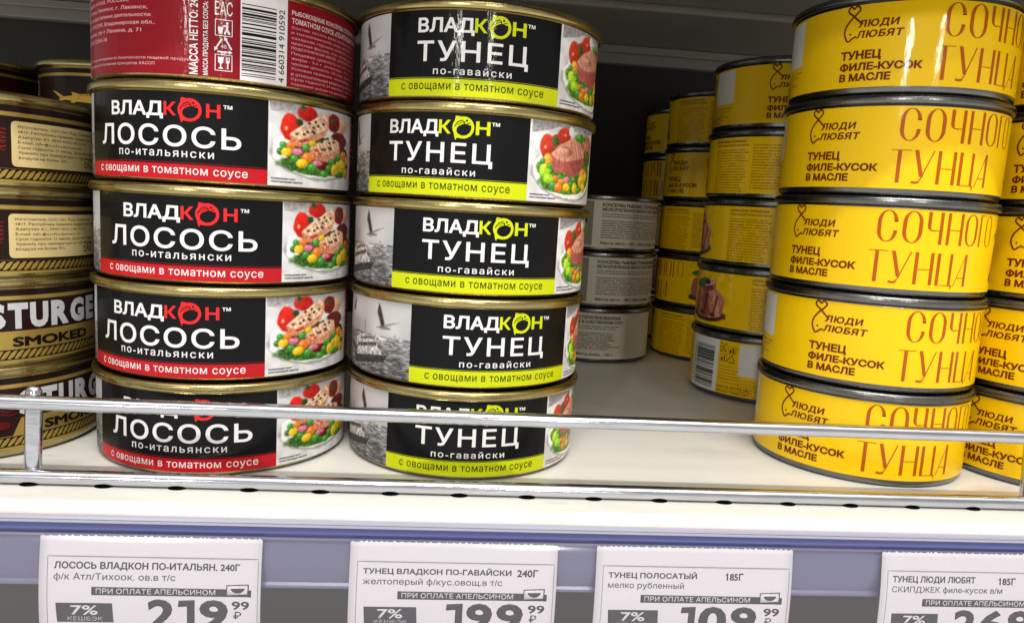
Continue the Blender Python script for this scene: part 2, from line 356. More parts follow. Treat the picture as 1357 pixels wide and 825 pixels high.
def paint(shapes, base, seed=0, gray=False):
    """a printed photograph: blobs and outlines laid one over the other, with a mottled texture"""
    def fn(X, Y):
        col = np.tile(np.array(base, float), (len(X), 1))
        n0 = NZ[seed % 5](X * .35 + 7, Y * .35 + 3) - .5
        col += n0[:, None] * 34
        for k, sh in enumerate(shapes):
            wob = (NZ[(k + 1) % 5](X * .5 + k, Y * .5) - .5)
            if sh[0] == 'e':
                _, s, t, rs, rt, c, ns = sh
                d = 1 - np.hypot((X - s) / rs, (Y - t) / rt) + wob * min(.13, .55 / min(rs, rt))
                a = np.clip(d * min(rs, rt) / .42 + .5, 0, 1)
                c = np.array(c, float)[None, :] * (1 + np.clip((-(X - s) / rs * .5 + (Y - t) / rt * .75), -1, 1)[:, None] * (.17 if ns >= .1 and rs < 6 else 0))
            else:
                _, pts, c, ns = sh
                p = np.array(pts); ins = np.zeros(len(X), bool); dist = np.full(len(X), 1e9)
                for (x0, y0), (x1, y1) in zip(p, np.roll(p, -1, 0)):
                    cr = ((y0 > Y) != (y1 > Y)) & (X < (x1 - x0) * (Y - y0) / (y1 - y0 + 1e-9) + x0); ins ^= cr
                    dx, dy = x1 - x0, y1 - y0; q = np.clip(((X - x0) * dx + (Y - y0) * dy) / (dx * dx + dy * dy + 1e-9), 0, 1)
                    dist = np.minimum(dist, np.hypot(X - x0 - q * dx, Y - y0 - q * dy))
                a = np.clip(np.where(ins, dist, -dist) / .42 + .5, 0, 1)
            tx = (NZ[k % 5](X * 1.3 + 3 * k, Y * 1.3 + k) - .5) * 2 * ns
            cc = np.array(c, float).reshape(-1, 3) * (1 + tx[:, None])
            col = col * (1 - a[:, None]) + cc * a[:, None]
        if gray: col = np.repeat(col.mean(1)[:, None], 3, 1)
        q = np.clip(col, 0, 255) / 255
        return np.where(q <= .04045, q / 12.92, ((q + .055) / 1.055) ** 2.4)
    return fn

# ------------------------------------------------------------------ printed pictures, in label millimetres
SALMON_DISH = [
 ('p',((73.5,31.8),(87.0,32.2),(86.0,27.2),(73.9,28.5)),(165,160,162),0.15),
 ('e',97.1,28.0,18.91,2.52,(200,196,195),0.1),
 ('e',95.0,14.2,21.04,9.58,(168,164,160),0.02),
 ('e',95.2,14.9,20.78,9.24,(246,244,240),0.02),
 ('e',96.2,15.0,19.76,7.56,(214,212,206),0.02),
 ('e',96.4,15.2,19.55,7.31,(236,234,228),0.02),
 ('e',97.3,14.7,18.7,6.3,(70,62,34),0.4),
 ('e',81.4,23.2,3.86,4.83,(208,38,28),0.1),
 ('e',79.8,22.7,0.62,0.76,(245,170,120),0),
 ('e',88.7,28.9,4.49,2.73,(200,35,28),0.12),
 ('e',85.0,25.4,1.6,1.18,(50,70,30),0.3),
 ('e',86.5,30.7,1.1,1.05,(60,85,40),0.3),
 ('e',93.9,10.1,17.0,3.57,(60,105,40),0.45),
 ('e',107.3,11.2,8.65,4.62,(70,100,40),0.45),
 ('e',109.3,26.6,3.7,2.94,(232,170,130),0.2),
 ('e',107.1,20.9,6.35,3.28,(105,30,22),0.2),
 ('e',102.8,27.2,4.38,3.45,(130,22,24),0.2),
 ('e',102.2,27.9,1.88,1.05,(60,80,40),0.3),
 ('p',((81.0,20.7),(83.0,22.4),(96.1,29.9),(99.3,29.5),(99.5,25.7),(98.0,22.1),(92.4,19.4),(85.5,16.5),(82.6,17.4)),(222,150,112),0.2),
 ('p',((81.3,20.8),(83.0,22.4),(96.1,29.9),(99.0,29.4),(98.0,24.2),(89.1,20.6),(85.5,18.8)),(246,206,172),0.22),
 ('p',((89.4,16.4),(91.8,18.2),(101.5,21.7),(106.8,20.4),(107.9,16.4),(103.0,13.0),(95.5,11.5),(90.2,12.9)),(224,150,112),0.2),
 ('p',((89.5,16.4),(91.8,18.2),(101.5,21.7),(106.4,20.3),(106.8,17.5),(97.4,14.6),(93.5,14.3)),(247,208,174),0.22),
 ('p',((83.0,20.7),(83.3,21.0),(85.5,18.5),(85.2,18.3)),(232,140,96),0.2),
 ('p',((84.5,21.7),(84.8,21.9),(87.0,19.5),(86.7,19.2)),(232,140,96),0.2),
 ('p',((86.0,22.7),(86.3,22.9),(88.5,20.4),(88.2,20.2)),(232,140,96),0.2),
 ('p',((87.5,23.6),(87.8,23.8),(90.2,21.3),(89.9,21.1)),(232,140,96),0.2),
 ('p',((89.1,24.6),(89.5,24.8),(91.8,22.3),(91.5,22.0)),(232,140,96),0.2),
 ('p',((90.8,25.5),(91.1,25.7),(93.5,23.2),(93.2,23.0)),(232,140,96),0.2),
 ('p',((92.4,26.4),(92.8,26.6),(95.5,24.0),(95.1,23.8)),(232,140,96),0.2),
 ('p',((94.2,27.3),(94.6,27.5),(97.4,24.9),(97.0,24.7)),(232,140,96),0.2),
 ('p',((96.1,28.2),(96.6,28.4),(99.3,25.8),(99.0,25.6)),(232,140,96),0.2),
 ('p',((91.0,16.8),(91.4,17.0),(93.6,13.7),(93.1,13.6)),(232,140,96),0.2),
 ('p',((92.6,17.4),(93.0,17.6),(95.4,14.2),(94.9,14.1)),(232,140,96),0.2),
 ('p',((94.2,17.9),(94.7,18.1),(97.2,14.7),(96.7,14.6)),(232,140,96),0.2),
 ('p',((96.0,18.4),(96.5,18.6),(99.0,15.2),(98.5,15.1)),(232,140,96),0.2),
 ('p',((97.9,18.9),(98.3,19.1),(101.0,15.7),(100.4,15.6)),(232,140,96),0.2),
 ('p',((99.7,19.4),(100.2,19.6),(103.1,16.1),(102.5,16.0)),(232,140,96),0.2),
 ('p',((101.7,19.8),(102.2,20.0),(105.2,16.4),(104.6,16.4)),(232,140,96),0.2),
 ('p',((103.8,20.2),(104.3,20.4),(107.3,16.8),(106.7,16.8)),(232,140,96),0.2),
 ('p',((81.0,20.5),(81.9,20.5),(85.5,17.1),(85.0,16.4),(82.6,17.3)),(208,128,92),0.2),
 ('p',((89.4,16.3),(90.5,16.2),(95.8,12.1),(95.5,11.4),(90.2,12.8)),(210,130,94),0.2),
 ('e',89.4,25.6,0.66,0.46,(60,50,30),0.3),
 ('e',92.4,26.4,0.66,0.46,(60,50,30),0.3),
 ('e',93.6,25.0,0.72,0.46,(60,50,30),0.3),
 ('e',91.3,24.2,0.66,0.46,(60,50,30),0.3),
 ('e',91.0,22.7,0.66,0.46,(60,50,30),0.3),
 ('e',91.8,22.2,0.66,0.46,(60,50,30),0.3),
 ('e',88.6,22.3,0.65,0.46,(60,50,30),0.3),
 ('e',87.0,21.2,0.6,0.46,(60,50,30),0.3),
 ('e',87.2,18.9,0.6,0.46,(60,50,30),0.3),
 ('e',96.4,26.1,0.78,0.46,(60,50,30),0.3),
 ('e',99.0,21.0,0.78,0.46,(60,50,30),0.3),
 ('e',103.0,20.0,0.9,0.46,(60,50,30),0.3),
 ('e',100.1,19.4,0.84,0.46,(60,50,30),0.3),
 ('e',100.1,17.7,0.84,0.46,(60,50,30),0.3),
 ('e',100.8,17.2,0.89,0.46,(60,50,30),0.3),
 ('e',96.1,16.7,0.78,0.46,(60,50,30),0.3),
 ('e',97.4,16.7,0.78,0.46,(60,50,30),0.3),
 ('e',95.8,19.5,0.78,0.46,(60,50,30),0.3),
 ('e',103.0,21.4,0.9,0.46,(60,50,30),0.3),
 ('e',84.0,21.1,0.6,0.46,(60,50,30),0.3),
 ('e',86.0,18.8,1.0,0.59,(205,70,50),0.3),
 ('e',88.0,19.5,1.05,0.59,(205,70,50),0.3),
 ('e',94.8,15.0,1.3,0.59,(205,70,50),0.3),
 ('e',93.0,16.0,1.15,0.59,(205,70,50),0.3),
 ('e',96.8,10.5,3.58,1.76,(110,25,25),0.14),
 ('e',95.7,11.3,1.0,0.44,(176,125,125),0),
 ('e',78.8,16.6,1.39,1.26,(70,150,55),0.14),
 ('e',78.4,17.1,0.38,0.32,(152,200,143),0),
 ('e',77.7,14.2,1.45,1.26,(55,110,45),0.14),
 ('e',77.2,14.6,0.4,0.32,(143,176,137),0),
 ('e',88.1,16.5,1.58,1.43,(70,150,55),0.14),
 ('e',87.5,17.1,0.42,0.36,(152,200,143),0),
 ('e',91.0,18.3,1.76,1.18,(235,195,30),0.14),
 ('e',90.5,18.8,0.49,0.29,(251,227,128),0),
 ('e',81.7,16.6,1.6,1.51,(235,125,40),0.14),
 ('e',81.2,17.2,0.44,0.38,(251,185,134),0),
 ('e',88.6,12.7,2.39,2.1,(235,125,40),0.14),
 ('e',87.8,13.5,0.65,0.53,(251,185,134),0),
 ('e',80.1,14.2,2.02,1.51,(235,195,30),0.14),
 ('e',79.5,14.8,0.57,0.38,(251,227,128),0),
 ('e',86.3,10.6,2.54,1.6,(235,195,30),0.14),
 ('e',85.5,11.2,0.7,0.4,(251,227,128),0),
 ('e',84.3,14.7,2.24,1.26,(225,120,150),0.14),
 ('e',83.6,15.2,0.64,0.32,(245,182,200),0),
 ('e',93.7,11.2,2.52,0.92,(225,120,150),0.14),
 ('e',92.8,11.6,0.65,0.23,(245,182,200),0),
 ('e',83.1,12.1,1.5,1.43,(70,150,55),0.14),
 ('e',82.6,12.6,0.39,0.36,(152,200,143),0),
 ('e',91.0,9.5,2.09,1.43,(70,150,55),0.14),
 ('e',90.4,10.0,0.59,0.36,(152,200,143),0),
 ('e',106.8,14.6,2.19,1.43,(70,150,55),0.14),
 ('e',106.1,15.2,0.59,0.36,(152,200,143),0),
 ('e',101.9,12.4,2.08,1.26,(70,150,55),0.14),
 ('e',101.2,12.9,0.59,0.32,(152,200,143),0),
 ('e',100.1,9.7,1.75,1.47,(70,150,55),0.14),
 ('e',99.5,10.3,0.45,0.37,(152,200,143),0),
 ('e',97.4,7.5,2.21,1.43,(70,150,55),0.14),
 ('e',96.7,8.1,0.62,0.36,(152,200,143),0),
 ('e',107.7,8.4,2.4,1.43,(70,150,55),0.14),
 ('e',106.8,9.0,0.63,0.36,(152,200,143),0),
 ('e',103.8,9.4,2.25,2.31,(235,195,30),0.14),
 ('e',103.1,10.3,0.63,0.58,(251,227,128),0),
 ('e',109.7,11.3,3.48,2.52,(235,195,30),0.14),
 ('e',108.6,12.5,1.0,0.63,(251,227,128),0),
 ('e',113.5,8.5,2.47,2.1,(215,170,35),0.14),
 ('e',112.9,9.5,0.71,0.53,(239,212,131),0),
 ('e',110.9,15.4,2.72,1.76,(235,125,40),0.14),
 ('e',110.1,16.2,0.76,0.44,(251,185,134),0),
 ('e',114.4,13.6,1.57,1.76,(235,195,30),0.14),
 ('e',114.2,14.4,0.52,0.44,(251,227,128),0),
 ('e',106.0,11.3,1.35,1.68,(235,195,30),0.14),
 ('e',105.6,12.0,0.38,0.42,(251,227,128),0),
]
TUNA_DISH = [
 ('p',((68.8,32.9),(83.5,33.6),(90.3,29.6),(81.4,30.3),(75.4,28.4),(68.6,27.0)),(150,147,147),0.15),
 ('e',98.4,31.4,12.77,2.23,(150,150,150),0.3),
 ('e',91.1,13.6,21.8,11.07,(166,162,158),0.02),
 ('e',90.7,14.3,20.83,10.71,(246,244,240),0.02),
 ('e',90.0,14.1,17.65,8.48,(66,70,34),0.4),
 ('e',81.9,23.6,5.9,4.02,(120,70,44),0.3),
 ('e',75.6,22.6,3.21,4.55,(196,60,42),0.1),
 ('e',74.9,22.2,0.66,0.62,(245,160,110),0),
 ('e',84.7,27.4,3.92,2.95,(196,56,42),0.12),
 ('e',85.0,27.5,0.85,0.62,(240,140,100),0),
 ('e',79.7,24.6,1.68,1.52,(60,90,40),0.3),
 ('e',88.7,29.3,1.61,1.79,(235,235,230),0),
 ('e',87.1,9.5,14.45,4.24,(70,120,40),0.45),
 ('e',75.0,14.6,3.98,2.68,(90,140,45),0.4),
 ('e',102.3,13.7,7.5,5.8,(80,115,40),0.4),
 ('e',104.0,24.1,7.88,5.36,(186,116,96),0.35),
 ('e',105.7,20.3,5.49,3.12,(84,92,40),0.4),
 ('p',((77.8,19.9),(81.4,23.3),(90.3,27.0),(95.7,25.6),(100.9,20.7),(99.1,14.3),(91.2,11.9),(86.0,13.4),(80.2,13.0),(78.1,15.5)),(186,102,92),0.14),
 ('p',((77.8,19.9),(81.4,23.3),(90.3,27.0),(95.7,25.6),(100.9,20.6),(94.8,18.6),(86.0,17.5),(81.4,18.0)),(226,160,132),0.12),
 ('p',((86.0,17.6),(100.2,20.3),(99.1,14.3),(91.2,11.9),(86.2,13.3)),(172,86,78),0.15),
 ('e',85.2,21.4,5.05,1.94,(172,104,84),0.1),
 ('e',84.7,21.2,4.36,1.72,(228,164,136),0.1),
 ('e',86.2,21.6,3.69,1.38,(172,104,84),0.1),
 ('e',85.6,21.4,2.99,1.23,(228,164,136),0.1),
 ('e',86.8,21.8,2.34,0.89,(172,104,84),0.1),
 ('e',86.3,21.7,1.7,0.79,(228,164,136),0.1),
 ('p',((88.5,25.2),(89.0,25.4),(92.3,19.3),(91.7,19.1)),(178,112,92),0.1),
 ('p',((90.8,25.4),(91.3,25.6),(94.5,19.5),(93.9,19.3)),(178,112,92),0.1),
 ('p',((93.0,25.6),(93.5,25.8),(96.8,19.7),(96.2,19.5)),(178,112,92),0.1),
 ('p',((94.8,25.8),(95.3,25.9),(99.1,19.9),(98.2,19.7)),(178,112,92),0.1),
 ('p',((79.6,18.5),(80.1,18.5),(80.0,13.2),(79.5,13.2)),(160,80,74),0.1),
 ('p',((82.1,18.7),(82.7,18.7),(82.5,13.4),(82.0,13.3)),(160,80,74),0.1),
 ('p',((85.3,19.0),(85.9,18.9),(85.7,13.6),(85.2,13.6)),(160,80,74),0.1),
 ('e',96.1,27.4,4.91,1.7,(70,130,45),0.4),
 ('e',94.3,27.7,1.8,0.71,(105,170,60),0.2),
 ('e',76.4,17.6,1.99,2.23,(235,165,45),0.14),
 ('e',75.7,18.3,0.56,0.56,(251,209,137),0),
 ('e',74.9,14.6,1.92,1.25,(200,215,50),0.14),
 ('e',74.3,15.0,0.52,0.31,(230,239,140),0),
 ('e',74.0,17.0,1.31,1.07,(70,150,55),0.14),
 ('e',73.6,17.3,0.37,0.27,(152,200,143),0),
 ('e',77.5,15.0,1.68,1.25,(70,150,55),0.14),
 ('e',77.0,15.4,0.47,0.31,(152,200,143),0),
 ('e',75.2,13.5,2.74,1.16,(165,215,40),0.14),
 ('e',74.3,13.8,0.73,0.29,(209,239,134),0),
 ('e',77.2,10.7,2.49,1.88,(165,215,40),0.14),
 ('e',76.4,11.3,0.71,0.47,(209,239,134),0),
 ('e',79.6,8.3,1.93,1.52,(70,150,55),0.14),
 ('e',79.0,8.8,0.54,0.38,(152,200,143),0),
 ('e',74.3,12.3,1.55,1.07,(165,215,40),0.14),
 ('e',73.8,12.6,0.43,0.27,(209,239,134),0),
 ('e',83.2,11.6,1.7,1.07,(70,150,55),0.14),
 ('e',82.7,11.9,0.48,0.27,(152,200,143),0),
 ('e',80.9,11.0,1.52,1.16,(235,125,40),0.14),
 ('e',80.4,11.4,0.4,0.29,(251,185,134),0),
 ('e',84.6,10.0,2.7,0.98,(235,125,40),0.14),
 ('e',83.8,10.3,0.76,0.25,(251,185,134),0),
 ('e',82.9,7.7,2.21,1.79,(235,125,40),0.14),
 ('e',82.1,8.3,0.64,0.45,(251,185,134),0),
 ('e',87.5,10.9,1.95,1.07,(225,120,150),0.14),
 ('e',86.9,11.2,0.52,0.27,(245,182,200),0),
 ('e',87.6,8.0,2.43,1.52,(235,195,30),0.14),
 ('e',86.8,8.5,0.64,0.38,(251,227,128),0),
 ('e',92.5,11.1,1.98,1.16,(70,150,55),0.14),
 ('e',92.0,11.4,0.55,0.29,(152,200,143),0),
 ('e',93.5,8.0,1.98,2.05,(235,195,30),0.14),
 ('e',92.9,8.7,0.55,0.51,(251,227,128),0),
 ('e',96.8,13.3,2.03,0.89,(70,150,55),0.14),
 ('e',96.1,13.5,0.5,0.22,(152,200,143),0),
 ('e',96.8,7.2,2.03,1.07,(70,150,55),0.14),
 ('e',96.1,7.5,0.5,0.27,(152,200,143),0),
 ('e',101.0,14.0,3.73,2.05,(235,125,40),0.14),
 ('e',99.8,14.6,1.06,0.51,(251,185,134),0),
 ('e',99.8,11.0,3.5,2.77,(240,180,35),0.14),
 ('e',98.4,11.9,1.04,0.69,(254,218,131),0),
 ('e',104.3,13.0,2.17,1.79,(235,195,30),0.14),
 ('e',103.6,13.6,0.61,0.45,(251,227,128),0),
 ('e',102.2,8.4,2.44,1.79,(235,195,30),0.14),
 ('e',101.5,8.9,0.68,0.45,(251,227,128),0),
 ('e',90.3,9.3,1.62,0.98,(70,150,55),0.14),
 ('e',89.8,9.6,0.45,0.25,(152,200,143),0),
]
SEASCAPE = [
 ('p',((-16.0,30.3),(-15.3,29.8),(-14.6,28.2),(-13.2,24.7),(-12.4,21.8),(-14.5,21.5),(-15.7,24.4),(-16.9,26.7)),(62,60,60),0.25),
 ('p',((-17.3,20.7),(-14.1,21.7),(-9.2,21.2),(-9.5,20.7),(-13.5,20.3)),(120,118,118),0.15),
 ('p',((-12.3,22.1),(-8.7,23.2),(-4.9,23.9),(-8.4,22.8),(-11.7,21.7)),(110,108,108),0.1),
 ('p',((-36.8,29.7),(-35.2,29.4),(-36.8,24.8),(-38.8,25.3)),(70,68,68),0.2),
 ('p',((-25.7,22.6),(-25.0,22.7),(-24.6,18.6),(-24.2,14.2),(-25.5,14.0)),(140,138,138),0.1),
 ('p',((-32.9,14.2),(-29.0,16.4),(-16.9,17.5),(-16.5,12.9),(-14.1,11.6),(-34.2,8.2)),(205,203,203),0.3),
 ('p',((-31.6,12.3),(-16.9,14.9),(-16.9,13.2),(-31.6,10.9)),(80,78,78),0.7),
 ('p',((-29.0,15.1),(-17.7,17.2),(-17.7,15.9),(-29.0,14.2)),(92,90,90),0.7),
 ('p',((-42.0,12.0),(-39.6,12.5),(-31.6,10.9),(-32.9,8.5),(-35.5,7.9)),(80,78,78),0.5),
 ('p',((-36.3,7.8),(-13.2,10.3),(-9.8,11.1),(-12.3,7.3),(-34.2,3.7)),(58,56,56),0.4),
 ('p',((-34.2,8.3),(-14.1,11.4),(-13.5,10.3),(-32.9,7.3)),(180,178,178),0.5),
 ('p',((-9.8,16.2),(-6.5,16.2),(-6.8,15.6),(-9.5,15.4)),(70,68,68),0.1),
 ('p',((-7.3,19.0),(-7.0,19.0),(-6.7,16.2),(-7.5,16.1)),(130,128,128),0.1),
 ('e',-13.5,16.6,1.87,0.33,(235,233,233),0),
]

# ------------------------------------------------------------------ can shapes (mm)
def prof_gold(z):      # 100 mm can with a rounded bottom edge
    z = np.asarray(z, float); return np.where(z < 3.2, 45.2 + np.sqrt(np.maximum(0, 10.24 - (3.2 - np.minimum(z, 3.2)) ** 2)), 48.4)
def prof_steel(z):     # 92 mm can with a bevelled bottom edge
    z = np.asarray(z, float); return np.where(z < 3.0, 42.6 + (44.9 - 42.6) * np.sqrt(np.maximum(0, 1 - (1 - np.minimum(z, 3.0) / 3.0) ** 2)), 44.9)

INK = (11, 12, 14); WHITE = (232, 230, 228); RED = (190, 24, 34); LIME = (204, 214, 16); DRED = (138, 15, 28)

def fish_ring(L, s, t, r, col, bgc):
    L.arc(s, t, r * .86, r * .86, r * .26, -150, 100, col, 3)
    # the fish curled over the ring: back, head, tail and fin
    top = [(s + r * 1.0 * math.cos(R(a)), t + r * 1.0 * math.sin(R(a))) for a in range(28, 216, 8)]
    inn = [(s - r * .62, t - r * .45), (s - r * .6, t - r * .1), (s - r * .46, t + r * .1), (s - r * .1, t + r * .3), (s + r * .25, t + r * .34), (s + r * .6, t + r * .22), (s + r * .84, t + r * .3)]
    L.poly(top + inn, col, 3)
    L.poly([(s - r * .85, t - r * .4), (s - r * .55, t - r * .45), (s - r * .5, t - r * .8), (s - r * .2, t - r * .98), (s - r * .55, t - r * .92), (s - r * .68, t - r * 1.15), (s - r * .8, t - r * .8)], col, 3)
    L.poly([(s - r * .8, t + r * .5), (s - r * .72, t + r * 1.05), (s - r * .3, t + r * 1.0)], col, 3)
    L.line([(s - r * .8, t + r * .05), (s - r * .5, t + r * .5), (s - r * .12, t + r * .66), (s + r * .08, t + r * .5), (s + r * .1, t + r * .3)], r * .09, bgc, 4)
    L.line([(s - r * .5, t + r * .22), (s - r * .2, t + r * .46), (s + r * .05, t + r * .44)], r * .06, bgc, 4); L.line([(s + r * .3, t + r * .36), (s + r * .62, t + r * .42)], r * .07, bgc, 4)
    L.ell(s + r * .3, t + r * .62, r * .1, r * .1, bgc, 4, 10)

def barcode(L, s0, t0, s1, t1, seed, col=INK, layer=3):
    rnd = random.Random(seed); t = t0; k = 0
    while t < t1 - .2:
        w = rnd.choice((.26, .26, .5, .5, .76, 1.0)); w = min(w, t1 - t)
        if k % 2 == 0: L.rect(s0, t, s1, t + w, col, layer, step=3)
        t += w * (1.0 if k % 2 == 0 else .85); k += 1

def icons(L, s0, t1, a, col, n=3, gap=.5):
    """packaging marks: litter man, recycling triangle, glass and fork"""
    for i in range(n):
        t0 = t1 - a - i * (a + gap); w = a * .06
        if i != 1: L.line([(s0, t0), (s0 + a, t0), (s0 + a, t0 + a), (s0, t0 + a)], w, col, 3, closed=True)
        if i == 0:
            L.ell(s0 + a * .7, t0 + a * .8, a * .08, a * .08, col, 3, 10); L.line([(s0 + a * .7, t0 + a * .7), (s0 + a * .68, t0 + a * .4), (s0 + a * .85, t0 + a * .12)], a * .14, col, 3)
            L.line([(s0 + a * .68, t0 + a * .4), (s0 + a * .55, t0 + a * .12)], a * .1, col, 3); L.line([(s0 + a * .7, t0 + a * .65), (s0 + a * .45, t0 + a * .6)], a * .09, col, 3)
            L.poly([(s0 + a * .15, t0 + a * .55), (s0 + a * .2, t0 + a * .12), (s0 + a * .42, t0 + a * .12), (s0 + a * .47, t0 + a * .55)], col, 3)
        elif i == 1:
            c = (s0 + a * .5, t0 + a * .42)
            for k in range(3):
                q = [(c[0] + a * .5 * math.cos(R(90 + 120 * k + d)), c[1] + a * .5 * math.sin(R(90 + 120 * k + d))) for d in (12, 108)]
                L.line(q, a * .1, col, 3)
                e_ = q[1]; d_ = math.atan2(q[1][1] - q[0][1], q[1][0] - q[0][0])
                L.poly([(e_[0] + a * .16 * math.cos(d_), e_[1] + a * .16 * math.sin(d_)), (e_[0] + a * .15 * math.cos(d_ + 2), e_[1] + a * .15 * math.sin(d_ + 2)), (e_[0] + a * .15 * math.cos(d_ - 2), e_[1] + a * .15 * math.sin(d_ - 2))], col, 3)
            L.text('40', s0 + a * .33, t0 + a * .3, s0 + a * .67, t0 + a * .55, col, 3, res=2); L.text('FE', s0 + a * .35, t0 - a * .12, s0 + a * .65, t0 + a * .1, col, 3, res=2)
        else:
            L.poly([(s0 + a * .15, t0 + a * .85), (s0 + a * .2, t0 + a * .5), (s0 + a * .33, t0 + a * .4), (s0 + a * .46, t0 + a * .5), (s0 + a * .5, t0 + a * .85)], col, 3)
            L.line([(s0 + a * .33, t0 + a * .42), (s0 + a * .33, t0 + a * .15)], w * 1.2, col, 3); L.line([(s0 + a * .2, t0 + a * .15), (s0 + a * .46, t0 + a * .15)], w * 1.2, col, 3)
            L.line([(s0 + a * .75, t0 + a * .12), (s0 + a * .75, t0 + a * .5)], w * 1.3, col, 3); L.rect(s0 + a * .65, t0 + a * .5, s0 + a * .85, t0 + a * .62, col, 3)
            for k in (.66, .75, .84): L.line([(s0 + a * k, t0 + a * .6), (s0 + a * k, t0 + a * .88)], w * .8, col, 3)

ING = ['РЫБОВОЩНЫЕ КОНСЕРВЫ СТЕРИЛИЗОВАННЫЕ', 'ТОМАТНОМ СОУСЕ «ПО-ИТАЛЬЯНСКИ»', 'Состав: лосось филе-кусочки (атлантический', 'и тихоокеанский), вода, морковь, кукуруза', 'сахарная, горошек зелёный, томатная паста,', 'красная фасоль, лук, сахар, крахмал, соль,', 'подсолнечное масло, уксусная кислота, перец', 'Пищевая ценность на 100 г: белки - 8,0 г,', 'жиры - 5,0 г, углеводы - 7,0 г. Энергети-', 'ческая ценность 105 ккал. Хранить при', 'Условия хранения: температура от 0 до 20', 'и относительная влажность не более 75%', 'Срок годности 24 месяца с даты изго-', 'товления указан на дне банки']
MAKER = ['Изготовлено: ООО «Торговый Дом»,', 'Юр. адрес: 601243, РОССИЯ,', 'обл., город Лакинск, г. Лакинск,', 'Адрес осуществления деятельности:', '601243, РОССИЯ, Владимирская обл.,', 'г. Лакинск, пр-т Ленина, д. 71', 'ГОСТ ISO 22000-14']

def vlad_label(fish):
    L = Sheet(); top, bot = 31.7, 1.9; sal = fish == 'salmon'; acc = RED if sal else LIME; w = 73.2 if sal else 67.8
    L.grid(-46, bot, 0, top, .5, lambda X, Y: sea_paint(X, Y), 0)
    L.rect(0, bot, w, top, INK, 0, rows=30)
    L.grid(w, bot, w + 46, top, .36, paint(SALMON_DISH if sal else TUNA_DISH, (222, 219, 219), 1 if sal else 2), 0)
    if sal:
        L.rect(0, bot, w, 7.1, acc, 1, rows=8); L.rect(0, 7.5, w, 7.75, (120, 20, 26), 1)
        L.text('ВЛАД', 16.2, 22.3, 38.5, 28.2, WHITE, bold=.028); L.text('К', 38.7, 23.5, 43.0, 28.2, (226, 40, 44), bold=.028)
        fish_ring(L, 47.5, 25.7, 3.95, (226, 40, 44), INK); L.text('Н', 52.8, 23.5, 57.4, 28.2, (226, 40, 44), bold=.028); L.text('™', 58.3, 26.9, 61.2, 28.2, WHITE, bold=.01)
        L.text('ЛОСОСЬ', 9.8, 13.0, 64.2, 20.4, WHITE, bold=.016, ls=1.12); L.text('по-итальянски', 20.2, 9.5, 55.4, 11.7, WHITE, bold=.008, ls=1.25)
        L.text('с овощами в томатном соусе', 8.2, 2.9, 66.4, 5.9, WHITE, bold=.006, ls=1.08)
    else:
        L.rect(0, bot, w, 7.8, acc, 1, rows=8); L.rect(0, 8.1, w, 8.32, (150, 156, 30), 1)
        L.text('ВЛАД', 13.0, 22.9, 33.9, 29.0, WHITE, bold=.028); L.text('К', 34.0, 24.1, 38.4, 29.0, LIME, bold=.028)
        fish_ring(L, 42.9, 26.5, 3.95, LIME, INK); L.text('Н', 47.4, 24.1, 52.6, 29.0, LIME, bold=.028); L.text('™', 53.1, 27.6, 56.0, 28.9, WHITE, bold=.01)
        L.text('ТУНЕЦ', 12.9, 12.4, 53.9, 21.0, WHITE, bold=.014, ls=1.16); L.text('по-гавайски', 19.5, 9.3, 47.9, 12.0, WHITE, bold=.008, ls=1.25)
        L.text('с овощами в томатном соусе', 6.5, 3.2, 61.0, 6.3, (36, 38, 20), bold=.004, ls=1.08)
    for i, q in enumerate(('изображение носит', 'иллюстративный характер')): L.text(q, w + 1.2, 4.0 - i * 1.1, w + 10.5 + i * 3, 4.9 - i * 1.1, (44, 42, 42), 3, bold=.03, res=1, step=9)
    # the back: maker's text, marks, barcode, ingredients
    b = w + 46; e_ = 304.1 - 46; k = b + 70; bk = DRED if sal else (120, 130, 16)
    L.rect(b, bot, e_, top, bk, 0, rows=30); pale = (222, 170, 172)
    if sal:
        L.lines(MAKER, k - 72, 29.4, 2.5, 1.6, 1.3, pale, bold=.014)
        L.lines(['ТУ 10.20 Система менеджмента безопасности пищевой продукции', 'сертифицирована на основании принципов ХАССП'], k - 72, 7.6, 1.9, 1.25, 1.0, pale, bold=.006)
        L.text('МАССА НЕТТО: 240 г', k - 16.2, 2.3, k - 13.4, 30.5, WHITE, bold=.02, rot=1); L.text('МАССА ПРОДУКТА БЕЗ СОУСА: 158 г', k - 11.8, 2.3, k - 9.9, 30.5, WHITE, bold=.016, rot=1)
        L.text('ЕАС', k - 8.1, 22.6, k - 2.5, 27.2, WHITE, bold=.0); icons(L, k - 7.9, 21.2, 5.3, WHITE)
    L.rect(k, bot, k + 16, top, (232, 226, 226), 1, rows=30); barcode(L, k + .5, 3.4, k + 12, 27.6, 4); L.text('4 660314 910592', k + 12.9, 2.8, k + 15.0, 27.8, INK, rot=1, bold=.004)
    if sal:
        L.lines(ING[:2], k + 17.6, 28.6, 2.6, 1.9, 1.35, (240, 214, 214), bold=.014, smax=e_ - 1); L.lines(ING[2:], k + 17.6, 23.2, 1.78, 1.2, 1.12, (226, 160, 164), bold=.004, smax=e_ - 1)
    return L.wrap('label', prof_gold, 48.4, ['print'])

